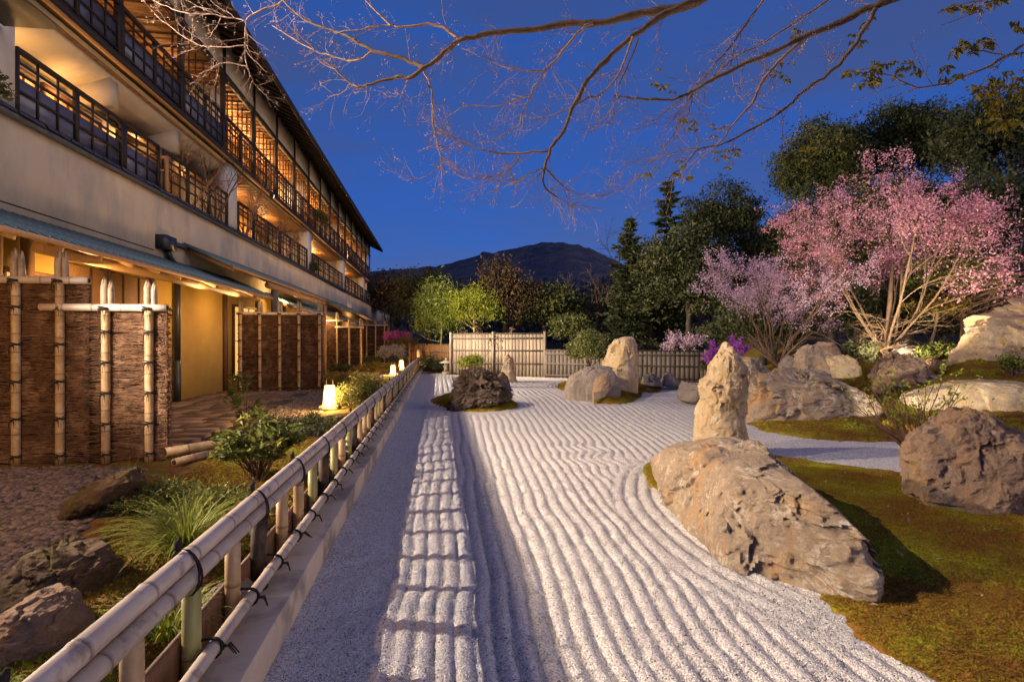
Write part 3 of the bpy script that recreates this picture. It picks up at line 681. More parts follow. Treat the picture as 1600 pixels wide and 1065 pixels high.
for dy, tl in ((-.012, .01), (.008, -.012)):
    pts = []
    for k in range(16):
        a = k / 16 * 2 * math.pi; cx, cz = (-.018 - .0365 * 0, 0)
        pts.append((.052 * math.cos(a) - .012 * math.sin(a), dy + tl * math.sin(a), .088 * math.sin(a)))
    loop(mbx, pts, .0048)
mbx.tube([(-.03, 0, .085), (-.035, .01, .105), (-.03, .02, .125)], [.012, .016, .006], 6)
tie_top = mbx.mesh("rope_tie", MATS['rope'], True)
mbx = MB()
for dy, tl in ((-.008, .012), (.008, -.012)):
    pts = [(.036 * math.cos(k / 12 * 6.283) - (.03 if math.cos(k / 12 * 6.283) < 0 else 0), dy + tl * math.sin(k / 12 * 6.283), .036 * math.sin(k / 12 * 6.283)) for k in range(12)]
    loop(mbx, pts, .006)
for k in range(4):
    a = random.uniform(-.9, .9); mbx.tube([(.036, 0, 0), (.06, a * .03, .004), (.085, a * .07, -.02 - .01 * k)], [.005, .004, .002], 4)
tie_low = mbx.mesh("rope_tie", MATS['rope'], True)
y = 1.02; i = 0
while y < Y1 - .2:
    dark = i % 4 == 1
    place("post", charred if dark else postm[(i * 7 + i // 3) % 3], fence, (-.955 if not dark else -.962, y, .16 if not dark else .158), (0, 0, random.uniform(0, 6)))
    place("rope_tie", tie_low, fence, (-.880, y + .01, .295), (0, random.uniform(-.3, .3), random.uniform(-.15, .15)))
    if i % 2 == 1: place("rope_tie", tie_top, fence, (-.957, y - .04, .618), (0, 0, random.uniform(-.12, .12)))
    y += .415 * random.uniform(.96, 1.04); i += 1
mbx = MB(); mbx.box((-1.025, Y0, .162), (-1.0, Y1 - .2, .338)); mbx.build("base_board", MATS['brown_wood'], fence)
mbx = MB(); mbx.tube([(-.95, Y1, 0), (-.95, Y1, .85), (-.95, Y1, 1.0), (-.95, Y1, 1.08)], [.11, .11, .10, .05], 10); mbx.build("end_post", MATS['lantern_stone'], fence, True)

# ------------------------------------------------------------------ inn building along the left
XW = -6.1; YA, YB, YL = 2.0, 50.4, 71.0            # wall plane, start, end of the upper storeys, end of the ground floor
inn = thing("inn_building", "long plastered timber inn with lit balconies on two upper floors", "building", (XW, YA, 0))
def part(name, m, boxes, parent=inn, bevel=0):
    mb = MB()
    for a, b in boxes: mb.box(a, b)
    return mb.build(name, MATS[m], parent)
part("plaster_wall", 'plaster', [((-6.6, YA, 3.2), (XW, YL, 4.72))])
part("ground_floor_wall", 'lamplit_plaster', [((-6.6, YA, -.1), (XW - .02, YL, 3.2))])  # lower plaster coloured as if lit gold by the eave lamps
part("wall_groove", 'dark_wood', [((XW, YA, 3.455), (XW + .004, 12.7, 3.475))])
# tiled ledge cap
cap = part("ledge", 'tile', [((-6.3, YA, 4.70), (XW + .10, YL, 4.775))])
mb = MB(); n = 8; th = np.linspace(0, math.pi, n)
v = []
for yy, r in ((0, .085), (.02, .092), (.25, .085), (.29, .07)):
    for a in th: v.append((r * math.cos(a) * 1.3, yy, r * math.sin(a)))
v = np.array(v); i, j = np.meshgrid(np.arange(3), np.arange(n - 1), indexing='ij')
mb.add(v, np.stack([i * n + j, i * n + j + 1, (i + 1) * n + j + 1, (i + 1) * n + j], -1).reshape(-1, 4)); tile_me = mb.mesh("tile", MATS['tile'], True)
y = 7.0
while y < 60: place("tile", tile_me, cap, (XW + .02 + random.uniform(-.01, .01), y, 4.765 + random.uniform(-.008, .008)), (0, 0, random.uniform(-.03, .03))); y += .285
# shells of the upper floors: floors, back walls, ceilings, cross walls
part("first_floor_slab", 'plaster', [((-10, YA, 4.5), (-6.35, YB, 4.78))])
part("upper_slab", 'plaster', [((-10, YA, 6.76), (XW - .12, YB, 6.94))])
part("back_wall", 'lamplit_plaster', [((-8.3, YA, 4.78), (-8.1, YB, 6.76)), ((-8.3, YA, 6.94), (-8.1, YB, 9.3))])
part("end_wall", 'plaster', [((-10, YB - .02, 4.78), (XW - .3, YB + .16, 10.2)), ((-10, YA - .2, 4.78), (XW - .3, YA, 10.2))])
def boards(name, z, x0, x1, y0, y1, step, m, parent):
    p_ = part(name, m, [((x0, y0, z + .021), (x1, y1, z + .05))], parent)
    me = MB().box((x0, 0, z), (x1, step - .010, z + .02)).mesh("ceiling_board", MATS[m]); y = y0
    while y < y1 - step: place("ceiling_board", me, p_, (0, y, -random.uniform(0, .006)), (0, random.uniform(-.0006, .0006), 0)); y += step
    return p_
ceil_u = boards("upper_ceiling", 9.16, -8.1, XW - .06, YA, YB, .32, 'warm_wood', inn)
ceil_f = boards("first_floor_ceiling", 6.70, -8.1, XW - .18, 8.9, YB, .36, 'warm_wood', inn)
mb = MB(); yb = YA + .4
bat = MB().box((0, -.02, -.035), (1.9, .02, 0)).mesh("ceiling_batten", MATS['brown_wood'])
while yb < YB:
    place("ceiling_batten", bat, ceil_u, (-8.05, yb, 9.152)); yb += .64
PIERS = [(8.3, 8.85), (17.1, 17.7), (26.9, 27.6), (36.4, 37.2), (46.0, 46.8)]
for a, b in PIERS: part("pier", 'white_plaster', [((-6.55, a, 4.79), (XW - .03, b, 6.75))])
for yc in (8.6, 17.4, 27.3, 36.9, 46.5): part("cross_wall", 'white_plaster', [((-8.1, yc - .06, 4.79), (-6.6, yc + .06, 6.70)), ((-8.1, yc - .06, 6.95), (-6.4, yc + .06, 9.15))])
# beige soffit mass under the upper balcony near the camera
mb = MB(); v = [(-7.4, 8.9, 6.2), (XW - .2, 8.9, 6.62), (XW - .2, 17, 6.62), (-7.4, 17, 6.2), (-7.4, 8.9, 6.68), (XW - .2, 8.9, 6.68), (XW - .2, 17, 6.68), (-7.4, 17, 6.68)]
mb.add(v, [(0, 3, 2, 1), (4, 5, 6, 7), (0, 1, 5, 4), (1, 2, 6, 5), (2, 3, 7, 6), (3, 0, 4, 7)]); mb.build("soffit", MATS['plaster'], inn)
part("soffit_beam", 'plaster', [((-7.4, 11.5, 6.08), (XW - .22, 11.8, 6.62)), ((-7.4, 14.1, 6.08), (XW - .22, 14.4, 6.62))])
# upper balcony edge
part("balcony_edge", 'dark_wood', [((XW - .12, YA, 6.80), (XW + .12, YB, 6.93))]); part("edge_strip", 'pale_wood', [((XW + .02, YA, 6.765), (XW + .10, YB, 6.797))])
part("header_beam", 'dark_wood', [((XW - .10, YA, 9.10), (XW + .05, YB, 9.20))])
UP = [8.83 + 2.56 * k for k in range(-2, 17)]
for yy in UP:
    part("upper_post", 'dark_wood', [((XW - .06, yy - .055, 6.93), (XW + .06, yy + .055, 10.2))])
for a, b in zip(UP[:-1], UP[1:]):
    part("fascia_panel", 'white_plaster', [((XW - .08, a + .056, 9.202), (XW + .02, b - .056, 10.16))])
# roof with rafters

mb = MB(); v = [(-5.05, YA - .6, 9.66), (-5.05, YB + .5, 9.66), (-11.5, YB + .5, 12.9), (-11.5, YA - .6, 12.9)]
v = v + [(a, b, c + .10) for a, b, c in v]; mb.add(v, [(0, 1, 2, 3), (7, 6, 5, 4), (0, 4, 5, 1), (1, 5, 6, 2), (2, 6, 7, 3), (3, 7, 4, 0)]); roof = mb.build("roof", MATS['roof_under'], inn)
mb = MB(); mb.bar((0, 0, 0), (-1.25, 0, .60), .055, .09); raf = mb.mesh("rafter", MATS['dark_wood'])
y = YA
while y < YB + .4: place("rafter", raf, roof, (-5.10, y, 9.635)); y += .46
mb = MB(); mb.box((-5.09, YA - .6, 9.60), (-5.03, YB + .52, 9.80)); mb.build("roof_fascia", MATS['dark_wood'], roof)
# ---- railings: posts, rails and balusters are pieces of their own
pm = MB().box((-.035, -.035, 0), (.035, .035, 1.04)).mesh("railing_post", MATS['dark_wood'])
bm_ = MB().box((-.014, -.014, 0), (.014, .014, .98)).mesh("baluster", MATS['dark_wood'])
def railing(x, y0, y1, z, step, hs, post=1.28, glass=None):
    r_ = part("railing", 'dark_wood', [((x - .04, y0, z + .98), (x + .04, y1, z + 1.04))])
    for h in hs: part("rail", 'dark_wood', [((x - .016, y0, z + h), (x + .016, y1, z + h + .032))], r_)
    k = max(1, round((y1 - y0) / post)); 
    for i in range(k + 1): place("railing_post", pm, r_, (x, y0 + (y1 - y0) * i / k, z - .01), None, (1, 1, .98))
    m = max(1, round((y1 - y0) / step))
    for i in range(1, m): place("baluster", bm_, r_, (x, y0 + (y1 - y0) * i / m, z))
    if glass: part("pane", glass, [((x - .03, y0, z + .05), (x - .022, y1, z + .62))], r_)
    return r_
for k, (a, b) in enumerate(zip(UP[:-1], UP[1:])):
    g = 'pane_dusk' if k < 5 else None
    railing(XW + .03, a + .06, b - .06, 6.94, .42 if k < 6 else .32, (.10, .36, .62, .80) if k < 5 else (.12, .40, .68, .84), 1.22, g)
LOW = [(8.9, 11.6), (11.7, 13.0), (13.2, 16.95), (17.85, 22.3), (22.4, 26.75), (27.85, 32.0), (32.1, 36.25), (37.45, 41.7), (41.8, 45.95), (47.05, YB)]
for k, (a, b) in enumerate(LOW):
    railing(XW - .06, a, b, 4.79, .44, (.10, .40, .66, .82), 1.3, 'pane_dusk' if k < 2 else None)
# ---- windows: lit paper panes with frames and bars
def window(x, y0, y1, z0, z1, m, nv=3, nh=3, parent=inn):
    wf = part("window", 'brown_wood', [((x - .02, y0, z1 - .07), (x + .05, y1, z1)), ((x - .02, y0, z0), (x + .05, y1, z0 + .06)), ((x - .02, y0, z0 + .06), (x + .05, y0 + .06, z1 - .07)), ((x - .02, y1 - .06, z0 + .06), (x + .05, y1, z1 - .07))], parent)
    part("pane", m, [((x - .01, y0 + .06, z0 + .06), (x + .006, y1 - .06, z1 - .07))], wf)
    mb = MB()
    for i in range(1, nv + 1):
        t_ = y0 + (y1 - y0) * i / (nv + 1); wd = .022 if i != (nv + 1) // 2 else .04; mb.box((x + .006, t_ - wd / 2, z0 + .06), (x + .035, t_ + wd / 2, z1 - .07))
    for i in range(1, nh + 1):
        t_ = z0 + (z1 - z0) * i / (nh + 1); mb.box((x + .007, y0 + .06, t_ - .011), (x + .03, y1 - .06, t_ + .011))
    mb.build("muntin_grid", MATS['brown_wood'], wf); return wf
for (a, b, m) in [(8.9, 10.6, 'shoji'), (10.7, 12.4, 'shoji_dim'), (14.6, 16.4, 'shoji_dim'), (19.4, 21.2, 'shoji'), (21.4, 23.2, 'shoji'), (24.0, 26.0, 'shoji_dim'), (28.6, 30.6, 'shoji'), (31.0, 33.0, 'shoji'), (38.0, 40.0, 'shoji'), (41, 43, 'shoji'), (47.3, 49.4, 'shoji')]:
    window(-8.08 if a > 12 else -7.0, a, b, 4.85, 6.45 if a > 12 else 6.1, m, 4, 3)
part("window_wall", 'plaster', [((-7.12, 8.7, 4.79), (-7.03, 13.0, 6.25))])
for (a, b, m) in [(9.1, 11.0, 'shoji_dim'), (11.8, 13.6, 'shoji_dim'), (14.2, 16.2, 'shoji_dim'), (18.0, 19.6, 'shoji'), (20.0, 22.0, 'shoji'), (22.6, 24.4, 'shoji'), (25, 26.8, 'shoji_dim'), (28.0, 29.8, 'shoji'), (30.4, 32.4, 'shoji'), (33.2, 35.2, 'shoji_dim'), (38, 40, 'shoji'), (41, 43, 'shoji'), (44, 46, 'shoji_dim'), (47.5, 49.5, 'shoji')]:
    window(-8.08, a, b, 7.0, 8.85, m, 4, 4)
# sliding glass screens set back behind some upper posts
for k in range(4, 17):
    a, b = UP[k], UP[k + 1]
    mb = MB()
    for t_ in (.0, .34, .68):
        y0 = a + .1 + t_ * (b - a); mb.box((XW - .26, y0, 7.0), (XW - .23, y0 + .045, 9.08)); mb.box((XW - .26, y0 + .40, 7.0), (XW - .23, y0 + .43, 9.08))
        for z in (7.5, 8.0, 8.35, 8.7): mb.box((XW - .255, y0 + .045, z), (XW - .24, y0 + .40, z + .02))
    mb.build("sliding_screen", MATS['brown_wood'], inn)
# thatch-like little roof over the first floor window
mb = MB()
for k in range(26):
    y0 = 12.9 + k * .155; mb.bar((-7.3, y0, 6.25 + .01 * (k % 2)), (XW - .25, y0 + random.uniform(-.03, .03), 5.95 + random.uniform(-.02, .02)), .15, .03)
mb.build("window_canopy", MATS['brown_wood'], inn)
# room lamps behind the balconies
def room(y, z, wt, x=-7.3):
    ld = bpy.data.lights.new("room_light", 'POINT'); ld.energy = wt; ld.color = (1.0, .55, .20); ld.shadow_soft_size = .15
    o = bpy.data.objects.new("room_light", ld); COL.objects.link(o); o.parent = inn; o.location = Vector((x, y, z)) - WO[inn.name]
for y, wt in ((10.2, 22), (13, 22), (15.6, 30), (19.0, 190), (21.5, 190), (24.0, 190), (26.2, 110), (29.2, 220), (32, 140), (35, 110), (39, 190), (42.5, 190), (46, 160), (49, 160)): room(y, 8.5, wt)
for y, wt in ((9.6, 26), (10.9, 26), (13.2, 40), (15.5, 50)): room(y, 5.95, wt, -6.75)
for y, wt in ((20.0, 140), (24.0, 90), (29.5, 130), (33, 130), (39, 130), (43, 130), (48.5, 130)): room(y, 6.2, wt)
# timber partition standing on the ledge
part_t = thing("timber_partition", "small pale timber screen with a top rail standing on the tiled ledge", "screen", (XW, 13.1, 4.85))
mb = MB(); mb.box((-6.55, 13.07, 4.86), (-6.53 + .50, 13.10, 5.28)); mb.build("board_panel", MATS['board'], part_t)
mb = MB(); mb.box((-6.06, 13.05, 4.85), (-5.99, 13.13, 5.62)); mb.build("post", MATS['pale_wood'], part_t)
mb = MB(); mb.box((-6.9, 13.05, 5.56), (-6.061, 13.12, 5.62)); mb.build("top_rail", MATS['pale_wood'], part_t)
mb = MB(); mb.box((-6.56, 13.055, 5.281), (-6.061, 13.115, 5.32)); mb.build("cap_rail", MATS['pale_wood'], part_t)

# ---- ground floor: metal lean-to roofs on rafters
def lean(y0, y1, xf, zf, zb, rafter=.85, col='copper_roof'):
    sl = (zb - zf) / (xf - (XW - .05)); 
    mb = MB(); v = [(xf, y0, zf), (xf, y1, zf), (XW - .05, y1, zb), (XW - .05, y0, zb)]; v = v + [(a, b, c + .035) for a, b, c in v]
    mb.add(v, [(3, 2, 1, 0), (4, 5, 6, 7), (1, 5, 4, 0), (2, 6, 5, 1), (3, 7, 6, 2), (0, 4, 7, 3)])
    r_ = mb.build("lean_to_roof", MATS[col], inn)
    mb = MB(); mb.bar((0, 0, 0), (XW - .05 - xf, 0, zb - zf), .03, .03); rib = mb.mesh("roof_rib", MATS[col])
    y = y0 + .1
    while y < y1 and y < 40: place("roof_rib", rib, r_, (xf, y, zf + .05)); y += .19
    mb = MB(); mb.bar((0, 0, 0), (XW - .05 - xf, 0, zb - zf), .06, .09); rf = mb.mesh("rafter", MATS['pale_wood'])
    y = y0 + .15
    while y < y1: place("rafter", rf, r_, (xf + -.03, y, zf - .05)); y += rafter
    mb = MB(); mb.box((xf - .03, y0, zf - .035), (xf + .02, y1, zf + .03)); mb.build("eave_board", MATS['pale_wood'], r_)
    return r_
lean(YA, 17.4, -5.0, 2.80, 3.32); lean(14.0, 25.2, -4.95, 3.30, 3.84, 1.4); lean(20.2, 28.5, -5.1, 2.70, 3.2); lean(29, 38, -5.0, 3.2, 3.8, 1.4)
lean(30.5, 37, -4.9, 2.6, 3.05); lean(39.5, 48, -5.0, 3.1, 3.7, 1.4); lean(49, 60, -5.0, 2.7, 3.3, 1.4)
def log(name, p, q, r, m='pale_wood'):
    mb = MB(); mb.tube([p, q], [r, r], 14); return mb.build(name, MATS[m], inn, True)
yl, zl = onX(60, 386, -5.35); log("log_beam", (-5.35, yl, zl), (-5.35, 17.2, zl), .085)
log("log_beam", (-5.05, 17.1, 3.17), (-5.05, 25.1, 3.17), .10)
log("log_post", (-5.05, 17.75, 0), (-5.05, 17.75, 3.08), .10, 'board'); part("porch_post", 'pale_wood', [((-5.05, 24.9, 0), (-4.92, 25.03, 3.06))])
# wooden walls, posts and lit windows under the lean-to roof
part("timber_wall", 'warm_wood', [((XW - .02, 9.8, 0), (XW + .05, 12.55, 2.78))])
for y in (8.4, 9.0, 9.75, 10.9, 12.5, 16.6, 19.4, 22.6): part("timber_post", 'brown_wood', [((XW - .02, y - .07, 0), (XW + .085, y + .07, 3.1))])
for y in (10.45, 11.45, 12.0): part("timber_batten", 'brown_wood', [((XW + .05, y - .02, 0), (XW + .068, y + .02, 2.78))])
window(XW + .02, 8.5, 9.7, .5, 2.55, 'shoji', 1, 4); window(XW + .02, 7.0, 8.3, .5, 2.55, 'shoji', 1, 4)
window(XW + .02, 17.2, 19.2, .4, 2.6, 'shoji', 2, 1); window(XW + .02, 23.5, 25.4, .4, 2.5, 'shoji', 2, 2); window(XW + .02, 28, 30, .4, 2.5, 'shoji', 2, 2); window(XW + .02, 33.2, 35.2, .4, 2.5, 'shoji_dim', 2, 2)
# downpipe, rain-water head, gutter
mb = MB(); mb.tube([(XW + .10, 13.55, 0), (XW + .10, 13.55, 1.05)], [.075, .075], 12); mb.tube([(XW + .10, 13.55, 1.05), (XW + .10, 13.55, 3.0)], [.066, .066], 12); mb.tube([(XW + .10, 13.55, 3.0), (XW + .10, 13.45, 3.25), (XW + .10, 13.2, 3.38), (XW + .1, 13.1, 3.52)], .06, 12); mb.build("downpipe", MATS['pipe'], inn, True)
part("rain_head", 'pipe', [((XW, 12.75, 3.52), (XW + .22, 13.25, 3.82))]); part("gutter", 'pipe', [((XW + .002, 13.251, 3.70), (XW + .10, 16.6, 3.79))])
# warm verandah lamps under the eaves; first one is added fill for screen and bed
for y, x, z, wt in ((3.2, -4.7, 2.45, 330), (9.3, -5.5, 2.5, 65), (13.0, -5.2, 2.5, 45), (15.2, -5.2, 2.5, 45), (20.2, -5.4, 2.9, 100), (26, -5.3, 2.5, 120), (32, -5.3, 2.6, 120), (38.5, -5.3, 2.5, 100)):
    ld = bpy.data.lights.new("eave_and_fill_light", 'POINT'); ld.energy = wt; ld.color = (1.0, .60, .24); ld.shadow_soft_size = .06
    o = bpy.data.objects.new("eave_and_fill_light", ld); COL.objects.link(o); o.parent = inn; o.location = Vector((x, y, z)) - WO[inn.name]

# ------------------------------------------------------------------ planting bed between inn and fence
def bed_z(x, y):
    x = np.asarray(x, float); y = np.asarray(y, float); p3 = np.stack([x.ravel(), y.ravel(), x.ravel() * 0], -1)
    z = .05 + .16 * np.exp(-((x + 1.75) / .75) ** 2) * (.7 + .3 * np.sin(y * .9)) + (.035 * fbm(p3 * 1.4, 3, 12) + .012 * fbm(p3 * 9, 2, 13)).reshape(x.shape)
    return z - .07 * sstep(-1.35, -1.06, x)
def BZ(x, y): return float(bed_z(np.array([x]), np.array([y]))[0])
ax = axis([(-6.12, -3.4, .12), (-3.4, -1.03, .045)]); ay = axis([(.4, 10, .06), (10, 30, .15), (30, 50, .4)])
X, Y = np.meshgrid(ax, ay, indexing='ij')
tag(place("planting_bed", mesh_np("planting_bed", np.stack([X, Y, bed_z(X, Y)], -1), grid_faces(len(ax), len(ay)), mat=MATS['moss_bed'], smooth=True)), "mossy earth bed between inn and bamboo fence", None, kind="structure")
BEDN = [(-2.75, 1.2), (-1.12, 1.2), (-1.12, 7.5), (-2.9, 7.5), (-2.6, 5.2), (-2.3, 3.4)]
# river pebbles (uncountable): left of the bed and along the terrace
mb = MB(); n = 8
pv = [];
for k, (r, z) in enumerate(((.0, .42), (.55, .36), (.92, .12), (1.0, -.08), (.6, -.36))):
    for a in range(n): pv.append((r * math.cos(a * 6.283 / n) * 1.25, r * math.sin(a * 6.283 / n) * .85, z))
pv = np.array(pv); i, j = np.meshgrid(np.arange(4), np.arange(n), indexing='ij'); j2 = (j + 1) % n
peb = inst_mesh("pebble_shape", mesh_np("pebble_shape", pv, np.stack([i * n + j, (i + 1) * n + j, (i + 1) * n + j2, i * n + j2], -1).reshape(-1, 4), mat=MATS['pebble_inst'], smooth=True))
def patch(poly, res=.08, dz=.012):
    poly = np.asarray(poly); lo = poly.min(0); hi = poly.max(0); a1 = np.arange(lo[0], hi[0], res); a2 = np.arange(lo[1], hi[1], res)
    X, Y = np.meshgrid(a1, a2, indexing='ij'); q = grid_faces(len(a1), len(a2)); d = sdist(poly, X.ravel(), Y.ravel()) > 0
    return mesh_np("patch", np.stack([X, Y, bed_z(X, Y) + dz], -1), q[d[q].all(1)])
PEB1 = smooth([(-5.9, 3.0), (-2.6, 2.2), (-2.3, 3.4), (-2.55, 4.2), (-2.75, 5.2), (-3.1, 6.0), (-3.3, 6.9), (-6.0, 6.85)], 1)
scatter("river_pebbles", patch(PEB1, .08, .01), peb, 1300, .018, .040, "rounded brown river pebbles beside the mossy rocks", "pebbles", 4, .35)
scatter("bed_moss_tufts", patch(BEDN, .06, .0), tuft, 2600, .010, .022, "short moss shoots on the planting bed behind the bamboo fence", "moss", 9, .5)
PEB2 = smooth([(-3.45, 7.4), (-2.55, 7.3), (-2.3, 9.0), (-2.2, 12), (-2.6, 16.2), (-5.9, 16.3), (-5.9, 15.3), (-4.0, 14.6), (-3.3, 11)], 1)
scatter("terrace_pebbles", patch(PEB2, .1, .01), peb, 420, .022, .05, "brown pebbles along the paved terrace", "pebbles", 6, .35)
PEB3 = smooth([(-3.3, 17.3), (-2.0, 17.3), (-2.0, 26), (-3.3, 26)], 1)
scatter("far_pebbles", patch(PEB3, .15, .01), peb, 200, .03, .055, "pebbles between the farther brushwood screens", "pebbles", 8, .35)
# paved terrace: individual stones
terr = MB(); terr.box((-6.1, 7.5, -.05), (-3.5, 15.4, .075)); terrace = terr.build("terrace", MATS['soil']); tag(terrace, "brown stone terrace before the inn wall", None, kind="structure")
rs = random.Random(5); y = 7.55
while y < 15.2:
    x = -6.0; rowh = rs.uniform(.38, .52)
    edge = -3.42 - .10 * max(0, y - 8) * .55
    while x < edge - .2:
        wd = rs.uniform(.42, .78); x2 = min(x + wd, edge)
        def jit(a, b): return (a + rs.uniform(-.05, .05), b + rs.uniform(-.05, .05))
        c = [jit(x + .02, y + .02), jit(x2 - .02, y + .02), jit(x2 - .02, y + rowh - .02), jit(x + .02, y + rowh - .02)]; zt = .105 + rs.uniform(-.006, .008)
        v = [(a, b, .05) for a, b in c] + [(a * .97 + .03 * (x + x2) / 2, b * .97 + .03 * (y + rowh / 2), zt) for a, b in c]
        mbx = MB().add(v, [(4, 5, 6, 7), (0, 1, 5, 4), (1, 2, 6, 5), (2, 3, 7, 6), (3, 0, 4, 7)]); mbx.build("paving_stone", MATS['paving'], terrace); x = x2
    y += rowh
# ------------------------------------------------------------------ brushwood screens on bamboo posts
def knot(parent, p, big=1.0):
    mb = MB(); r = .05 * big
    loop(mb, [(p[0] + r * math.cos(k / 10 * 6.283), p[1] - .005 + r * math.sin(k / 10 * 6.283), p[2] + .008 * math.sin(k)) for k in range(10)], .007 * big, 4)
    loop(mb, [(p[0] + r * 1.02 * math.cos(k / 10 * 6.283), p[1] + r * 1.02 * math.sin(k / 10 * 6.283), p[2] + .02 + .008 * math.cos(k)) for k in range(10)], .007 * big, 4)
    for s_ in (-1, 1): mb.tube([(p[0], p[1] - r, p[2]), (p[0] + s_ * .025, p[1] - r - .02, p[2] - .03), (p[0] + s_ * .03, p[1] - r - .02, p[2] - .09 * big)], [.006, .005, .003], 4)
    mb.build("rope_tie", MATS['rope'], parent, True)
def brush_screen(label, Y, x0, x1, z0, posts, bars, panels, strands, detail=True, seed=1):
    r = random.Random(seed); t_ = thing("brushwood_screen", label, "screen", ((x0 + x1) / 2, Y, z0), "brushwood garden screens")
    for (px_, top, bar_z) in posts:
        mb = MB(); bamboo_into(mb, (px_, Y - .06, z0), (px_, Y - .06, bar_z - .03), .045, .23, 12, r.uniform(.3, .8)); mb.build("post", MATS['bamboo'], t_, True, 'node')
        for s_, hh in ((-.018, top), (.055, top - .03)):      # split and slant-cut post heads
            mb = MB(); n = 10; rows = []
            for k, f in enumerate((0, .45, .8, .95, 1.0)):
                rr = .042 * (1, 1, .86, .6, .12)[k]; zc = bar_z + .03 + (hh - bar_z - .03) * f
                rows.append([(px_ + s_ + rr * math.cos(a * 6.283 / n) * (.75 if s_ > 0 else 1) - .01 * f * f, Y - .05 + rr * math.sin(a * 6.283 / n), zc + .05 * f * math.sin(a * 6.283 / n)) for a in range(n)])
            v = np.array(rows).reshape(-1, 3); i, j = np.meshgrid(np.arange(4), np.arange(n), indexing='ij'); j2 = (j + 1) % n
            mb.add(v, np.stack([i * n + j, i * n + j2, (i + 1) * n + j2, (i + 1) * n + j], -1).reshape(-1, 4)); mb.build("post_head", MATS['bamboo_head'], t_, True)
        if detail:
            for k in range(5): knot(t_, (px_, Y - .06, z0 + .1 + (bar_z - z0 - .25) * k / 4.4))
            knot(t_, (px_, Y - .08, bar_z - .02), 1.25)
    for (a, b, z) in bars:
        mb = MB(); bamboo_into(mb, (a, Y - .07, z), (b, Y - .07, z), .045, .34, 14, r.uniform(.3, .8)); bb = mb.build("top_bar", MATS['bamboo_grey'], t_, True, 'node')
        mb = MB(); mb.tube([(b - .02, Y - .07, z), (b + .004, Y - .07, z)], [.03, .03], 10); mb.build("bar_end", MATS['rope'], bb)
    for (a, b, zt) in panels:
        mb = MB(); mb.box((a, Y, z0), (b, Y + .06, zt - .03)); mb.build("brush_core", MATS['brush_back'], t_)
    mb = MB(); area = sum((b - a) * (zt - z0) for a, b, zt in panels)
    for (a, b, zt) in panels:
        for k in range(int(strands * (b - a) * (zt - z0) / area)):
            x = r.uniform(a - .05, b); z = r.uniform(z0 + .02, zt); ln = r.uniform(.18, .5); sl = r.gauss(0, .08); y0 = Y - r.uniform(.004, .034)
            xe = min(x + ln, b + .03); m_ = (x + xe) / 2
            mb.tube([(max(x, a - .02), y0, z), (m_, y0 - r.uniform(-.004, .012), z + sl * ln * .5 + r.gauss(0, .008)), (xe, y0 + r.uniform(-.008, .01), z + sl * ln + r.gauss(0, .014))], [.0042 * r.uniform(.6, 1.4), .0048, .0025], 3, False)
    o = mb.build("brushwood", MATS['brush'], t_); o["kind"] = "stuff"
    # rough bundle edge at the free end
    mb = MB()
    a, b, zt = max(panels, key=lambda p_: p_[1])
    for k in range(int(strands * .05)):
        z = r.uniform(z0, zt); mb.tube([(b - .01, Y + r.uniform(-.03, .08), z), (b + r.uniform(.02, .07), Y + r.uniform(-.04, .09), z + r.uniform(-.03, .03))], [.006, .004], 3, False)
    o = mb.build("brush_edge", MATS['brush'], t_); o["kind"] = "stuff"
def sx(px, Y):  # world x of a photo column on the plane y = Y
    a = (px - 800) / F; return Y * (a * CY + SY) / (-a * SY + CY)
def sz(px, py, Y):
    a = (px - 800) / F; return EYE + (532.5 - py) / F * Y / (-a * SY + CY)
Y_ = 7.1
b1, b2 = sz(100, 439, Y_), sz(170, 481, Y_)
brush_screen("nearest brushwood screen with stepped bamboo top bars beside the pebbles", Y_, sx(-160, Y_), sx(260, Y_), .05,
             [(sx(-105, Y_), sz(100, 393, Y_), b1), (sx(-38, Y_), sz(100, 394, Y_), b1), (sx(31, Y_), sz(100, 395, Y_), b1), (sx(99, Y_), sz(100, 395, Y_), b1), (sx(170, Y_), sz(170, 438, Y_), b2), (sx(237, Y_), sz(237, 441, Y_), b2)],
             [(sx(-160, Y_), sx(145, Y_), b1), (sx(70, Y_), sx(266, Y_), b2)], [(sx(-160, Y_), sx(137, Y_), b1), (sx(137, Y_), sx(259, Y_), b2)], 7000, True, 3)
Y_ = 16.7; b1 = sz(440, 490, Y_)
brush_screen("wide brushwood screen behind the paper lantern and the paved terrace", Y_, sx(370, Y_), sx(505, Y_), .03,
             [(sx(p, Y_), sz(440, 471, Y_), b1) for p in (377, 407, 438, 468, 500)], [(sx(371, Y_), sx(506, Y_), b1)], [(sx(372, Y_), sx(503, Y_), b1)], 4200, True, 4)
Y_ = 26.4; b1, b2 = sz(525, 501, Y_), sz(550, 511, Y_)
brush_screen("stepped brushwood screen in the middle distance beyond the timber post", Y_, sx(490, Y_), sx(567, Y_), .05,
             [(sx(506, Y_), sz(527, 488, Y_), b1), (sx(527, Y_), sz(527, 488, Y_), b1), (sx(546, Y_), sz(546, 497, Y_), b2), (sx(564, Y_), sz(564, 497, Y_), b2)],
             [(sx(490, Y_), sx(537, Y_), b1), (sx(524, Y_), sx(569, Y_), b2)], [(sx(490, Y_), sx(533, Y_), b1), (sx(533, Y_), sx(566, Y_), b2)], 2200, False, 5)
Y_ = 36.0; b1 = sz(588, 508, Y_)
brush_screen("farthest brushwood screen near the pink azalea", Y_, sx(548, Y_), sx(606, Y_), .05,
             [(sx(p, Y_), sz(588, 500, Y_), b1) for p in (573, 587, 601)], [(sx(548, Y_), sx(607, Y_), b1)], [(sx(548, Y_), sx(605, Y_), b1)], 1200, False, 6)
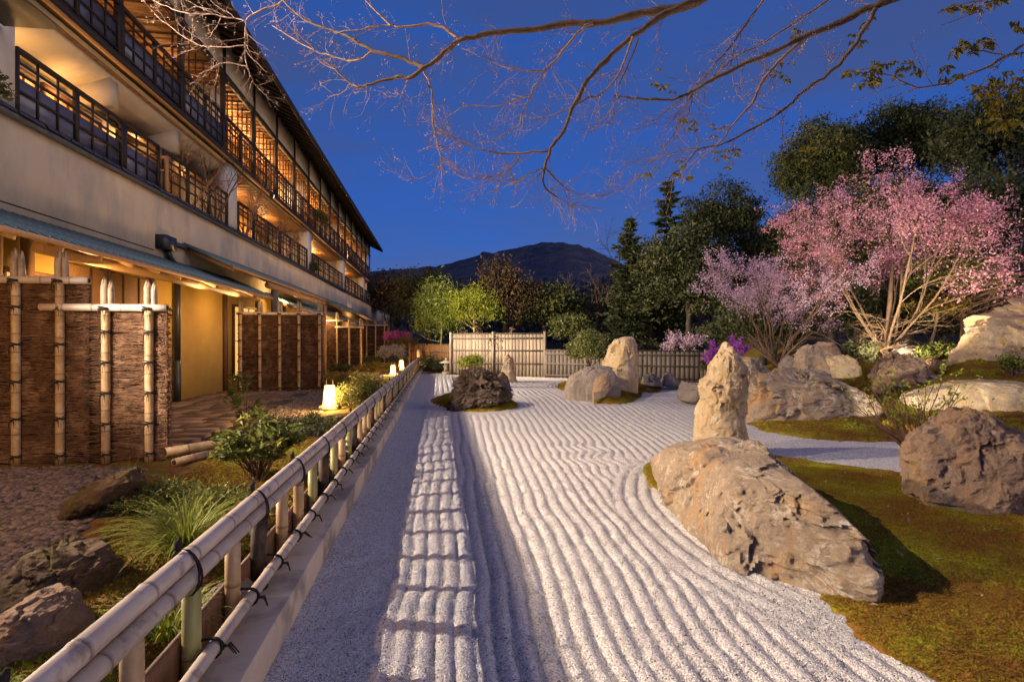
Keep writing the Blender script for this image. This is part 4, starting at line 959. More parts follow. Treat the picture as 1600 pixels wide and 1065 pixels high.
# loose bamboo edging poles lying on the bed
for nm, lab, p, q, r_ in (("bamboo_pole", "thick bamboo edging pole lying at the end of the nearest screen", G(258, 706, .16), G(372, 688, .16), .058), ("bamboo_pole", "short bamboo pole end lying under the thick edging pole", G(272, 722, .10), G(330, 708, .10), .045)):
    t_ = thing(nm, lab, "bamboo pole", p); mb = MB(); bamboo_into(mb, p, q, r_, .5, 14, .5); mb.build("pole", MATS['bamboo'], t_, True, 'node')
    d_ = (np.array(p) - np.array(q)); d_ /= np.linalg.norm(d_); mb = MB(); mb.tube([np.array(p) + d_ * .0005 - d_ * .01, np.array(p) + d_ * .003], [r_ * .7, r_ * .7], 10); mb.build("dark_end_disc", MATS['rope'], t_)  # solid dark disc stands in for the shade inside the pole
# ------------------------------------------------------------------ glowing paper lanterns
def lantern(label, base, h, tilt=0.0):
    t_ = thing("paper_lantern", label, "lantern", base, "paper garden lanterns"); x, y, z = base; n = 4
    mb = MB(); rows = []
    for f, r in ((0, .52), (1, .36)):
        for a in range(n): rows.append((x + r * h * .72 * math.cos(a * math.pi / 2 + .5), y + r * h * .72 * math.sin(a * math.pi / 2 + .5), z + .05 + h * f))
    mb.add(rows, [(0, 1, 5, 4), (1, 2, 6, 5), (2, 3, 7, 6), (3, 0, 4, 7), (4, 5, 6, 7)]); mb.build("paper_shade", MATS['lantern_paper'], t_)
    mb = MB(); s_ = .03 * h
    for a in range(n):
        mb.bar(tuple(np.array(rows[a]) * 1.0 + (0, 0, -.05)), tuple(np.array(rows[a + 4]) + np.array((0, 0, .01))), s_, s_)
    mb.build("frame", MATS['dark_wood'], t_)
    mb = MB(); hz = z + .05 + h
    mb.tube([(x - .16 * h, y, hz), (x - .16 * h, y, hz + .45 * h), (x + .16 * h, y, hz + .45 * h), (x + .16 * h, y, hz)], .02 * h + .004, 5); mb.build("handle", MATS['dark_wood'], t_)
    mb = MB(); mb.box((x - .45 * h, y - .45 * h, z - .08), (x + .45 * h, y + .45 * h, z + .045)); mb.build("base", MATS['rock_grey'], t_)
    ld = bpy.data.lights.new("lantern_light", 'POINT'); ld.energy = 280 * h / .42; ld.color = (1.0, .58, .20); ld.shadow_soft_size = .2
    o = bpy.data.objects.new("lantern_light", ld); COL.objects.link(o); o.parent = t_; o.location = (.25 * h, -.55 * h, h * .75)
lantern("glowing paper lantern beside the wide brushwood screen, nearest of three", G(515, 636, .14), .40)
lantern("glowing paper lantern just behind the bamboo rail, lower of the far pair", G(614, 586, .14), .34)
lantern("glowing paper lantern among azaleas, upper of the far pair", G(627, 577, .14), .38)

# ------------------------------------------------------------------ plant helpers
def unit(v): v = np.asarray(v, float); return v / (np.linalg.norm(v, axis=-1, keepdims=True) + 1e-9)
def leaf_mesh(name, C, size, m, seed=1, aspect=.45, up=.4, dirs=None, var=.4, tint=None):
    r = np.random.default_rng(seed); C = np.asarray(C, float); n = len(C)
    a = unit(r.normal(size=(n, 3))) if dirs is None else unit(np.asarray(dirs) + r.normal(size=(n, 3)) * .35)
    nn = r.normal(size=(n, 3)); nn[:, 2] = np.abs(nn[:, 2]) + up; b = unit(np.cross(a, nn))
    s = size * (1 + var * r.uniform(-1, 1, n))[:, None]
    f = unit(np.cross(b, a)) * s * .12
    v = np.stack([C - a * s * .5, C + b * s * aspect * .5 + f, C + a * s * .5, C - b * s * aspect * .5 + f], 1).reshape(-1, 3)
    t_ = r.random(n) if tint is None else np.clip(tint + r.normal(size=n) * .15, 0, 1)
    return mesh_np(name, v, np.arange(n * 4).reshape(n, 4), mat=MATS[m], attr={'tint': np.repeat(t_, 4)})
def crown_pts(c, R, nclump, per, sig, seed, shell=.55, flat=0.0, lump=.25):
    r = np.random.default_rng(seed); u = unit(r.normal(size=(nclump, 3))); u[:, 2] = np.where(u[:, 2] < -.5, -u[:, 2] * .5, u[:, 2])
    rad = (shell + (1 - shell) * r.random(nclump) ** .6) * (1 + lump * vnoise(u * 2.2 + seed, seed))
    cc = np.asarray(c) + u * rad[:, None] * np.asarray(R)
    tn = r.random(nclump)
    pts = np.repeat(cc, per, 0) + r.normal(size=(nclump * per, 3)) * sig * np.array([1, 1, .6])
    return pts, np.repeat(tn, per), cc
def path(p, d, L, n, jit, droop, r):
    pts = [np.array(p, float)]; d = np.array(d, float); st = L / n
    for k in range(n):
        d = unit(d + r.normal(size=3) * jit + np.array([0, 0, -droop])); pts.append(pts[-1] + d * st)
    return np.array(pts), d
def grow(mb, p, d, L, rad, lv, cfg, tips, r):
    pts, de = path(p, d, L, cfg['seg'][lv], cfg['jit'][lv], cfg['droop'][lv], r); last = lv == len(cfg['n'])
    m = len(pts); rr = rad * (1 - (1 - cfg['end']) * np.linspace(0, 1, m) ** 1.2) if not last else rad * np.linspace(1, .35, m)
    mb.tube(pts, rr, cfg['sides'][lv], False)
    if lv >= cfg['tiplv']: tips.extend(pts[1:])
    if last: return
    for k in range(cfg['n'][lv]):
        t = cfg['t0'][lv] + (1 - cfg['t0'][lv]) * ((k + r.random()) / cfg['n'][lv]); i = min(int(t * (m - 1)), m - 2); f = t * (m - 1) - i
        q = pts[i] * (1 - f) + pts[i + 1] * f; base = unit(pts[i + 1] - pts[i]); side = unit(np.cross(base, r.normal(size=3)))
        a = cfg['ang'][lv] * r.uniform(.6, 1.3); nd = unit(base * math.cos(a) + side * math.sin(a) + np.array([0, 0, cfg.get('lift', 0)]))
        grow(mb, q, nd, L * cfg['lr'][lv] * r.uniform(.65, 1.2) * (1.15 - .5 * t), np.interp(t, [0, 1], [rr[0], rr[-1]]) * cfg['rr'][lv], lv + 1, cfg, tips, r)
def leafy_tree(name, label, base, top, R, c, nclump, per, sig, size, lm, seed, bark='bark_dark', trunk=.18, aspect=.45, group=None, cat="tree", limbs=9, shell=.5, lump=.3):
    base = np.array(base, float); c = np.array(c, float); t_ = thing(name, label, cat, tuple(base), group); r = np.random.default_rng(seed)
    pts, tn, cc = crown_pts(c, R, nclump, per, sig, seed, shell, lump=lump)
    mb = MB(); tp = np.array([c[0], c[1], c[2] + R[2] * .6]); k = np.linspace(0, 1, 7)[:, None]
    tr = base * (1 - k) + tp * k + r.normal(size=(7, 3)) * trunk * .5 * k * (1 - k) * 4; mb.tube(tr, trunk * np.linspace(1.15, .2, 7), 8)
    mb.build("trunk", MATS[bark], t_, True)
    mb = MB()
    for q in cc[:: max(1, nclump // limbs)]:
        s = np.clip((q[2] - base[2]) / (tp[2] - base[2]) * .75, .25, .9); st = base * (1 - s) + tp * s; md = (st + q) / 2 + r.normal(size=3) * .1 * np.asarray(R).min()
        mb.tube([st, md, q], trunk * np.array([.4, .25, .08]), 5, False)
    mb.build("limb", MATS[bark], t_, True)
    place("crown", leaf_mesh("crown", pts, size, lm, seed, aspect, tint=tn * .8 + .1), t_); return t_
def on_bank(px, py, d): return P(px, py, d)

# ------------------------------------------------------------------ far setting: mountain, wooded slope
def ridge(name, label, pts, dist, depth, m, seed, amp, base=-30, nx=220, ny=60, kind="structure"):
    pxs = np.array([a for a, b in pts], float); hz = np.array([(532.5 - b) / F for a, b in pts])
    t = np.linspace(pxs[0], pxs[-1], nx); h = np.interp(t, pxs, hz) * dist
    rows = []
    for j in range(ny):
        f = j / (ny - 1); dd = dist - depth * (1 - f); z = (h + EYE) * (f ** .8) + base * (1 - f) * 0
        a = (t - 800) / F * dd
        rows.append(np.stack([a * CY + SY * dd, -a * SY + CY * dd, z], -1))
    back = rows[-1].copy(); back[:, 0] += SY * depth; back[:, 1] += CY * depth; back[:, 2] = -5; rows.append(back)
    v = np.stack(rows, 0).reshape(-1, 3); f = np.concatenate([np.repeat(np.linspace(0, 1, ny), nx), np.zeros(nx)])
    v[:, 2] += f * (amp * (ridged(v / (dist * .12), 4, seed) - .6) * .5 + amp * .35 * fbm(v / (dist * .012), 3, seed + 5))
    i, j = np.meshgrid(np.arange(ny), np.arange(nx - 1), indexing='ij'); q = np.stack([i * nx + j, i * nx + j + 1, (i + 1) * nx + j + 1, (i + 1) * nx + j], -1).reshape(-1, 4)
    return tag(place(name, mesh_np(name, v, q, mat=MATS[m], smooth=False)), label, None, kind=kind)
ridge("mountain", "dark wooded mountain under the dusk sky", [(-900, 470), (200, 455), (480, 440), (570, 432), (600, 424), (640, 424), (690, 416), (730, 407), (760, 397), (800, 391), (825, 388), (850, 380), (880, 379), (905, 384), (930, 392), (960, 404), (1000, 425), (1060, 440), (1200, 452), (1500, 462), (2600, 480)], 1500, 900, 'mountain', 3, 15, nx=420, ny=90)
ridge("wooded_hill", "near wooded hillside behind the garden", [(-500, 430), (300, 440), (520, 452), (600, 448), (660, 452), (720, 458), (800, 462), (900, 468), (1000, 455), (1100, 440), (1300, 430), (1600, 420), (2400, 410)], 190, 110, 'forest_floor', 8, 5, nx=160, ny=30)
r = np.random.default_rng(44); C = []; T = []
for k in range(520):
    px_ = r.uniform(540, 1700); d = r.uniform(70, 185); top = np.interp(px_, [540, 660, 800, 900, 1000, 1200, 1700], [446, 452, 462, 470, 450, 430, 400]); py_ = top + r.uniform(-4, 46) * (1 if d > 110 else 1.2)
    c = np.array(P(px_, py_, d)); s = d * .014; C.append(c + r.normal(size=(95, 3)) * np.array([s, s, s * .9])); T.append(np.full(95, r.random()))
tag(place("hillside_wood", leaf_mesh("hillside_wood", np.concatenate(C), 1.0, 'leaf_far', 3, .7, tint=np.concatenate(T) * .6)), "far wood of bare and evergreen trees on the hillside", "wood", kind="stuff")

# ------------------------------------------------------------------ board fences at the end of the gravel
def board_fence(label, A, B, z0, z1, m, rails, bw=.16, posts=(0, 1), seed=1, cap=True):
    A = np.array(A, float); B = np.array(B, float); L_ = np.linalg.norm(B - A); d = (B - A) / L_; ang = math.atan2(d[1], d[0]); r_ = random.Random(seed)
    t_ = thing("board_fence", label, "fence", (A[0], A[1], z0)); k = int(L_ / bw)
    me = [MB().box((0, -.011, 0), (bw - .006, .011, z1 - z0)).mesh("board", MATS[m]) for _ in range(1)]
    for i in range(k):
        p = A + d * (i * L_ / k); n_ = r_.uniform(-.008, .008)
        place("board", me[0], t_, (p[0] - d[1] * n_, p[1] + d[0] * n_, z0 + r_.uniform(-.012, .012)), (0, r_.uniform(-.004, .004), ang))
    for z in rails:
        mb = MB(); o = np.array([d[1], -d[0]]) * .03; mb.bar((*(A + o), z), (*(B + o), z), .035, .05); mb.build("rail", MATS['board_dark'], t_)
    for f in posts:
        p = A + (B - A) * f; mb = MB(); mb.box((p[0] - .05, p[1] - .10, z0 - .1), (p[0] + .05, p[1] - .0, z1 + .10)); mb.build("post", MATS['board'], t_)
    if cap: mb = MB(); mb.bar((*A, z1 + .03), (*B, z1 + .03), .09, .03); mb.build("cap_rail", MATS['board_dark'], t_)
    return t_
FA = P(704, 560, 24.2); FB = P(851, 560, 22.4); zt = P(775, 522, 23.2)[2]
board_fence("tall weathered board fence behind the stone lantern", FA[:2], FB[:2], -.05, zt, 'board', (.55, 1.1, 1.62), .155, (0, .47, 1), 2)
FC = P(851, 560, 22.3); FD = P(1102, 560, 19.4)
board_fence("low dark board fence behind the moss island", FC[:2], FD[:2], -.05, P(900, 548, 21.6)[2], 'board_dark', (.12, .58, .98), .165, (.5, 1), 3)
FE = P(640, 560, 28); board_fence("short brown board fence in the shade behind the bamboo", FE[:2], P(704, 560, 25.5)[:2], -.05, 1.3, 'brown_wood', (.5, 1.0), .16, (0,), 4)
# stone lantern
sl = thing("stone_lantern", "small weathered stone lantern in front of the tall board fence", "stone lantern", G(697, 584, .02)); bx, by, bz = G(697, 584, .02)
def lathe(name, prof, n, parent, m, rz=0.0):
    mb = MB(); mb.tube([(bx, by, bz + z) for z, _ in prof], [q for _, q in prof], n); return mb.build(name, MATS[m], parent, n > 8)
lathe("base", [(-.05, .2), (.08, .19), (.12, .15)], 12, sl, 'lantern_stone'); lathe("shaft", [(.121, .11), (.25, .095), (.33, .11)], 10, sl, 'lantern_stone'); lathe("fire_box", [(.331, .17), (.36, .17), (.37, .11), (.48, .11), (.485, .12)], 6, sl, 'lantern_stone')
lathe("cap", [(.486, .29), (.51, .29), (.57, .16), (.61, .07)], 12, sl, 'lantern_stone'); lathe("finial", [(.611, .04), (.65, .075), (.69, .06), (.73, .01)], 10, sl, 'lantern_stone')

# ------------------------------------------------------------------ planting at the far end
def shrub(label, c, R, n, size, m, seed, name="shrub", aspect=.45, bark='bark', sig=.09, cat="shrub", group=None, nst=7, per=14, shell=.35, up=.4):
    c = np.array(c, float); base = (c[0], c[1], c[2] - R[2]); t_ = thing(name, label, cat, base, group); r_ = np.random.default_rng(seed)
    pts, tn, cc = crown_pts(c, R, n, per, sig, seed, shell, lump=.3); mb = MB()
    for q in cc[:: max(1, n // nst)]:
        md = (np.array(base) + q) / 2 + r_.normal(size=3) * .12 * min(R); mb.tube([base, md, q], [.018 + .012 * max(R), .012, .004], 4, False)
    mb.build("stem", MATS[bark], t_, True); place("foliage", leaf_mesh("foliage", pts, size, m, seed, aspect, up, tint=tn), t_); return t_
shrub("round glossy evergreen bush between the board fence and the pale boulder", P(921, 545, 17.6), (.62, .55, .62), 420, .085, 'leaf_round', 5, sig=.07, per=20, aspect=.5, shell=.6)
shrub("small yellow green clipped bush beside the stone lantern", P(737, 567, 22.5), (.50, .4, .42), 170, .08, 'leaf_lime', 6, sig=.06)
shrub("dark low shrub left of the stone lantern", P(678, 570, 25.5), (.62, .45, .42), 150, .10, 'leaf_dark', 7)
leafy_tree("bamboo_clump", "tall feathery bamboo clump at the end of the bamboo rail", P(690, 578, 27.5), None, (1.35, .9, 1.75), P(688, 492, 27.5), 300, 24, .26, .20, 'leaf_bamboo', 8, 'bamboo_green', .05, .18, cat="bamboo", limbs=20, lump=.4)
leafy_tree("bamboo_clump", "bright lime green bamboo clump behind the tall board fence", P(742, 560, 27), None, (1.15, .8, 1.15), P(740, 484, 27), 230, 24, .22, .19, 'leaf_lime', 9, 'bamboo_green', .05, .18, cat="bamboo", limbs=16, lump=.4)
leafy_tree("broadleaf_tree", "bronze tipped evergreen tree rising behind the lime bamboo", P(790, 540, 33), None, (2.1, 1.5, 2.1), P(785, 470, 33), 330, 26, .32, .22, 'leaf_bronze', 10, group="trees beyond the board fence", lump=.35)
leafy_tree("broadleaf_tree", "dark green tree over the right half of the board fence", P(850, 545, 34), None, (2.2, 1.5, 1.6), P(850, 486, 34), 260, 26, .32, .22, 'leaf_mid', 12, group="trees beyond the board fence", lump=.4)
leafy_tree("broadleaf_tree", "small yellowish tree above the low board fence", P(900, 545, 26), None, (.9, .7, .75), P(893, 515, 26), 150, 20, .18, .16, 'leaf_mid', 13, group="trees beyond the board fence", lump=.4)
leafy_tree("broadleaf_tree", "dusky bronze tree between inn gable and bamboo", P(612, 545, 52), None, (2.6, 2, 2.2), P(612, 470, 52), 220, 24, .4, .28, 'leaf_bronze', 14, group="trees beyond the board fence", lump=.45)
leafy_tree("broadleaf_tree", "dark evergreen behind the tall bamboo clump", P(672, 545, 44), None, (2.6, 2, 2.6), P(664, 474, 44), 260, 24, .4, .26, 'leaf_dark', 15, group="trees beyond the board fence", lump=.4)
leafy_tree("broadleaf_tree", "low dark evergreen under the bare forked tree", P(955, 545, 40), None, (3.0, 2, 1.9), P(950, 500, 40), 260, 24, .4, .26, 'leaf_dark', 16, group="trees beyond the board fence", lump=.4)
# pale twiggy shrub over the tall fence with blossoms
def twiggy(name, label, base, h, spread, cfg, bark, seed, nst=5, leafm=None, lsize=.05, leafn=1, cat="tree", group=None, leafname="blossom", lean=(0, 0, 0), jit=.03, aspect=.7, r0=.03, keep=1.0):
    t_ = thing(name, label, cat, tuple(base), group); r_ = np.random.default_rng(seed); mb = MB(); tips = []
    for k in range(nst):
        a = k / nst * 6.283 + r_.uniform(-.4, .4); d = unit(np.array([math.cos(a) * spread, math.sin(a) * spread, 1.0]) + np.array(lean)); grow(mb, np.array(base) + np.array([math.cos(a), math.sin(a), 0]) * r0 * .8, d, h * r_.uniform(.8, 1.15), r0 * r_.uniform(.7, 1.1), 0, cfg, tips, r_)
    mb.build("branches", MATS[bark], t_, True)
    if leafm:
        tips = np.array(tips); tips = tips[r_.random(len(tips)) < keep]; C = np.repeat(tips, leafn, 0) + r_.normal(size=(len(tips) * leafn, 3)) * jit
        place(leafname, leaf_mesh(leafname, C, lsize, leafm, seed, aspect), t_)
    return t_, tips
CF = dict(seg=[6, 5, 4, 3], jit=[.10, .16, .2, .25], droop=[0, 0, 0, 0], n=[5, 4, 4], t0=[.3, .25, .2], ang=[.55, .6, .7], lr=[.55, .55, .5], rr=[.6, .6, .6], sides=[6, 4, 3, 3], end=.35, tiplv=2, lift=.1)
def cfg(**k): c = dict(CF); c.update(k); return c
twiggy("twiggy_shrub", "pale bare shrub showing over the tall board fence", P(775, 600, 24.8), 2.2, .5, cfg(n=[4, 4, 3]), 'bark', 17, 5, 'leaf_bronze', .10, 1, "shrub", leafname="buds", r0=.03, jit=.08)
# slender sapling in front of the tall fence
twiggy("sapling", "thin bare sapling in front of the tall board fence", P(748, 590, 22.0), 1.5, .45, cfg(n=[3, 3, 2], seg=[6, 4, 3, 3]), 'bark_dark', 18, 3, None, cat="sapling", r0=.014)
t_, _ = twiggy("bare_tree", "tall bare forked tree against the mountain", (*P(916, 560, 36)[:2], -.1), 6.2, .2, cfg(n=[6, 5, 4], seg=[8, 6, 5, 4], ang=[.6, .6, .7], lr=[.5, .5, .5], jit=[.12, .16, .2, .25], rr=[.7, .75, .8]), 'bark', 19, 2, None, r0=.16, group="bare trees at the back")
twiggy("bare_tree", "misty bare tree behind the dark conifers", (*P(1190, 560, 42)[:2], -.1), 10.5, .20, cfg(n=[6, 6, 5], seg=[8, 6, 5, 4], lr=[.5, .5, .5], rr=[.75, .8, .85]), 'bark_dark', 20, 4, None, r0=.13, group="bare trees at the back")
twiggy("bare_tree", "bare tree rising over the mauve cherry", (*P(1228, 560, 36)[:2], -.1), 9.6, .22, cfg(n=[6, 6, 5], seg=[8, 6, 5, 4], lr=[.5, .5, .5], rr=[.75, .8, .85]), 'bark', 22, 4, None, r0=.12, group="bare trees at the back")
twiggy("bare_tree", "bare twiggy tree behind the leftmost conifer", (*P(985, 560, 40)[:2], -.1), 8.0, .25, cfg(n=[6, 6, 5], seg=[8, 6, 5, 4], lr=[.5, .5, .5], rr=[.75, .8, .85]), 'bark_dark', 23, 4, None, r0=.10, group="bare trees at the back")
twiggy("bare_tree", "bare reddish tree beyond the inn gable end", (*P(595, 560, 60)[:2], -.1), 6.6, .3, cfg(n=[6, 6, 5], seg=[8, 6, 5, 4], lr=[.5, .5, .5]), 'twig_red', 24, 4, None, r0=.10, group="bare trees at the back")
# dark conifers and evergreens of the grove
def conifer(label, base, H_, R_, seed, m='leaf_conifer'):
    base = np.array(base, float); t_ = thing("conifer", label, "tree", tuple(base), "dark trees of the grove"); r_ = np.random.default_rng(seed)
    mb = MB(); mb.tube([base, base + [0, 0, H_ * .5], base + [0.05, 0, H_]], [.16, .1, .02], 8); mb.build("trunk", MATS['bark_dark'], t_, True)
    C = []; D = []; mb = MB(); z = H_ * .16
    while z < H_ * .98:
        f = z / H_; rad = R_ * (1 - f) ** .75 * r_.uniform(.7, 1.1) + .08
        for k in range(6):
            a = r_.uniform(0, 6.283); ln = rad * r_.uniform(.6, 1.15); d = np.array([math.cos(a), math.sin(a), -.22 + .25 * f]); s = np.linspace(.1, 1, 9)
            pts = base + np.array([0, 0, z]) + d * (s * ln)[:, None] + np.array([0, 0, .18 * ln]) * (s ** 2)[:, None]
            mb.tube(pts[[0, 4, 8]], [.03, .018, .006], 3, False)
            for p in pts:
                n_ = 6; C.append(p + r_.normal(size=(n_, 3)) * np.array([.13, .13, .05]) * (.5 + .5 * ln)); D.append(np.tile(d + [0, 0, .1], (n_, 1)))
        z += H_ * .031
    mb.build("limb", MATS['bark_dark'], t_, True); place("crown", leaf_mesh("crown", np.concatenate(C), .30, m, seed, .3, dirs=np.concatenate(D)), t_)
conifer("slim dark conifer, leftmost of the grove", P(985, 575, 30), 8.4, 2.0, 31); conifer("taller dark conifer with drooping boughs behind the slim one", P(1045, 575, 32), 11.2, 2.3, 32); conifer("dark conifer hidden low between grove trees", P(1016, 575, 34), 7.6, 2.1, 36)
for i, (lab, px_, py_, d, R_, n, lm) in enumerate([
    ("broad dark evergreen behind the pinkish thicket", 1075, 440, 29, (2.4, 1.8, 3.2), 420, 'leaf_dark'), ("round topped dark evergreen above the mauve cherry", 1130, 355, 32, (2.3, 2, 2.2), 300, 'leaf_dark'), ("dark evergreen between conifers and mauve cherry", 1110, 455, 33, (3.4, 2, 2.6), 330, 'leaf_dark'), ("dark evergreen low behind the island", 1015, 470, 31, (2.0, 1.6, 2.6), 300, 'leaf_dark'),
    ("tall broad evergreen crown left of the pink cherry top", 1290, 270, 30, (2.6, 2.2, 2.6), 460, 'leaf_mid'), ("highest evergreen crown behind the pink cherry", 1415, 235, 31, (3.0, 2.4, 2.5), 480, 'leaf_mid'), ("evergreen crown at the top edge of the grove by the picture margin", 1580, 230, 25, (2.8, 2.2, 2.2), 420, 'leaf_dark'), ("evergreen in the gap behind the mauve cherry crown", 1215, 405, 31, (2.2, 1.8, 2.6), 300, 'leaf_dark'), ("evergreen filling the gap between the two cherries", 1300, 380, 27, (2.6, 2, 2.6), 380, 'leaf_dark'),
    ("evergreen behind the middle of the pink cherry", 1420, 370, 25, (3.0, 2, 2.6), 420, 'leaf_mid'), ("evergreen behind the weeping tree", 1560, 360, 23, (2.8, 2, 2.8), 420, 'leaf_dark'), ("dark evergreen undergrowth tree below the pink cherry", 1330, 490, 20, (2.0, 1.2, 1.2), 340, 'leaf_dark'), ("dark evergreen undergrowth tree right of the cherry trunk", 1470, 490, 19, (2.2, 1.2, 1.3), 360, 'leaf_dark'),
    ("dark evergreen undergrowth tree below the mauve cherry", 1190, 520, 21.5, (2.2, 1.2, 1.2), 300, 'leaf_dark')]):
    c = P(px_, py_, d); leafy_tree("evergreen_tree", lab, (c[0], c[1], -.1), None, R_, c, int(n * 1.25), 40, .30 if d > 22 else .2, .19 if d > 22 else .13, lm, 50 + i, group="dark trees of the grove", trunk=.17, lump=.45, shell=.45)
# flowering trees
CH = cfg(n=[5, 5, 5], seg=[8, 6, 5, 4], jit=[.09, .16, .2, .24], droop=[.0, .015, .04, .06], ang=[.45, .6, .75], lr=[.55, .55, .5], t0=[.35, .25, .15], sides=[8, 5, 3, 3], rr=[.55, .6, .6], lift=.0, tiplv=3)
cb = P(1385, 558, 16.5)
t_, tips = twiggy("cherry_tree", "large pink blossoming cherry with pale spreading stems on the bank", cb, 4.6, .56, dict(CH, n=[7, 6, 6], lift=.04), 'bark_cherry', 61, 8, 'blossom', .055, 4, group="flowering cherries", jit=.065, r0=.040, keep=.75)
mb = MB(); mb.tube([np.array(cb) + [0, 0, -.3], np.array(cb) + [.05, .02, .5], np.array(cb) + [.2, .1, 1.6], np.array(cb) + [.3, .1, 3.0]], [.12, .10, .07, .03], 10); mb.build("trunk", MATS['bark_cherry'], t_, True)
# bare drooping lower shoots of the cherry
mb = MB(); tp_ = []; r_ = np.random.default_rng(9)
for k in range(22):
    a = r_.uniform(0, 6.283); grow(mb, np.array(cb) + [0, 0, r_.uniform(.3, 1.3)], unit(np.array([math.cos(a), math.sin(a), .55])), r_.uniform(1.0, 2.0), .016, 2, dict(CH, droop=[0, 0, .10, .14], n=[5, 5, 4]), tp_, r_)
mb.build("lower_shoots", MATS['bark_pale'], t_, True)
twiggy("cherry_tree", "smaller mauve white blossoming cherry left of the pink one", P(1212, 572, 17.5), 2.95, .48, dict(CH, n=[5, 5, 5], lift=.05), 'bark', 62, 8, 'blossom_mauve', .052, 4, group="flowering cherries", jit=.06, r0=.036, keep=.95)
twiggy("flowering_shrub", "pale pinkish twiggy thicket behind the low board fence", P(1065, 560, 20.2), .85, .8, cfg(n=[5, 5, 4]), 'bark', 63, 9, 'blossom_mauve', .05, 1, "shrub", r0=.018, keep=.5)
twiggy("azalea", "vivid purple azalea behind the standing stone", P(1132, 580, 15.5), .75, .75, cfg(n=[4, 4, 4]), 'bark', 64, 8, 'azalea', .06, 2, "shrub", r0=.014, jit=.03)
twiggy("twiggy_shrub", "tangle of bare tan shoots around the mauve cherry foot", P(1215, 572, 16.4), 1.35, 1.0, cfg(n=[5, 4, 4], droop=[.05, .06, .06, .06]), 'bark_pale', 65, 14, None, cat="shrub", r0=.015)
twiggy("twiggy_shrub", "bare arching tan shoots left of the pink cherry trunk", P(1340, 562, 16.2), 1.6, 1.3, cfg(n=[4, 4, 3], droop=[.10, .08, .06, .06]), 'bark_pale', 66, 9, None, cat="shrub", r0=.014)
# weeping bare tree at the right margin
wt = thing("weeping_tree", "bare weeping tree with reddish drooping twigs over the huge slanted boulder", "tree", P(1655, 560, 15.5)); mb = MB(); r_ = np.random.default_rng(5); tp_ = []
wb = np.array(P(1655, 560, 15.5)); mb.tube([wb, wb + [0, 0, 1.2], wb + [-.2, 0, 2.2]], [.14, .11, .07], 8); mb.build("trunk", MATS['bark'], wt, True); mb = MB()
for k in range(34):
    a = r_.uniform(1.9, 4.6); grow(mb, wb + [-.1, 0, r_.uniform(1.5, 2.6)], unit(np.array([math.cos(a), math.sin(a) * .8, r_.uniform(.1, .9)])), r_.uniform(1.6, 2.9), .022, 1, cfg(n=[5, 5, 5], seg=[6, 8, 6, 4], droop=[.1, .13, .16, .18], ang=[.5, .5, .6], lr=[.5, .5, .5], jit=[.1, .1, .12, .15]), tp_, r_)
mb.build("drooping_twigs", MATS['twig_tan'], wt, True)
leafy_tree("maple_tree", "young yellow green maple foliage right of the pink cherry", P(1505, 560, 17.2), None, (1.5, 1.0, .9), P(1500, 435, 17.2), 190, 12, .16, .10, 'leaf_lime', 67, 'bark_pale', .06, .8, limbs=24, shell=.2, lump=.5)
leafy_tree("maple_tree", "low yellow maple spray beside the cherry trunk", P(1450, 560, 16.6), None, (.8, .6, .5), P(1470, 482, 16.6), 90, 12, .12, .09, 'leaf_gold', 68, 'bark_pale', .05, .8, limbs=14, shell=.2, lump=.5)
shrub("bright green low shrub beside the huge slanted boulder", P(1468, 550, 14.9), (.72, .4, .24), 190, .10, 'leaf_shrub', 69, sig=.07)
shrub("dark glossy shrub behind the pale rounded rock", P(1340, 553, 15.4), (.6, .4, .36), 190, .09, 'leaf_dark', 70, sig=.07)
shrub("small green sapling growing in front of the huge slanted boulder", P(1582, 572, 11.8), (.30, .2, .28), 60, .08, 'leaf_shrub', 71, sig=.05)
shrub("green fringe at the low fence end behind the standing stone", P(1110, 570, 17.2), (.35, .3, .35), 90, .08, 'leaf_mid', 75, sig=.06)
twiggy("twiggy_shrub", "open twiggy shrub with yellow buds by the lone brown boulder", P(1430, 712, 5.6), .75, .75, cfg(n=[3, 2, 2], seg=[5, 4, 3, 3], ang=[.3, .4, .5], lr=[.5, .5, .45], tiplv=3), 'twig_red', 72, 24, 'leaf_lime', .030, 1, "shrub", leafname="buds", lean=(-.35, .1, .1), r0=.009, jit=.01, keep=.9)

# ------------------------------------------------------------------ left bed planting
def blades(label, c, n, ln, seed, m='leaf_grass', name="grass_clump", wd=.008, spread=1.0, droop=.9):
    r_ = np.random.default_rng(seed); t_ = thing(name, label, "grass", c); V = []; Q = []; T = []; b = 0
    for k in range(n):
        a = r_.uniform(0, 6.283); L_ = ln * r_.uniform(.55, 1.2); p = np.array(c) + np.array([math.cos(a), math.sin(a), 0]) * r_.uniform(0, .09); out = np.array([math.cos(a), math.sin(a), 0]); side = np.array([-math.sin(a), math.cos(a), 0]); el = r_.uniform(.8, 1.45); tw = r_.random()
        for s in range(7):
            f = s / 6; e = el - f * droop * r_.uniform(1.5, 1.9); w_ = wd * (1 - f) ** .6 * .5 + .0006
            V += [p - side * w_, p + side * w_]; T += [tw, tw]
            if s < 6: Q.append((b + s * 2, b + s * 2 + 1, b + s * 2 + 3, b + s * 2 + 2))
            p = p + (out * math.cos(e) * spread + np.array([0, 0, math.sin(e)])) * L_ / 6
        b += 14
    place("blades", mesh_np("blades", np.array(V), np.array(Q), mat=MATS[m], attr={'tint': np.array(T)}), t_); return t_
gb = G(290, 860, .2); blades("large arching grass clump beside the bamboo rail", (gb[0], gb[1], BZ(gb[0], gb[1])), 460, .50, 3)
gb = G(225, 985, .2); blades("small dark grass tuft under the bamboo rail", (gb[0] + .1, gb[1], BZ(gb[0], gb[1])), 140, .30, 4)
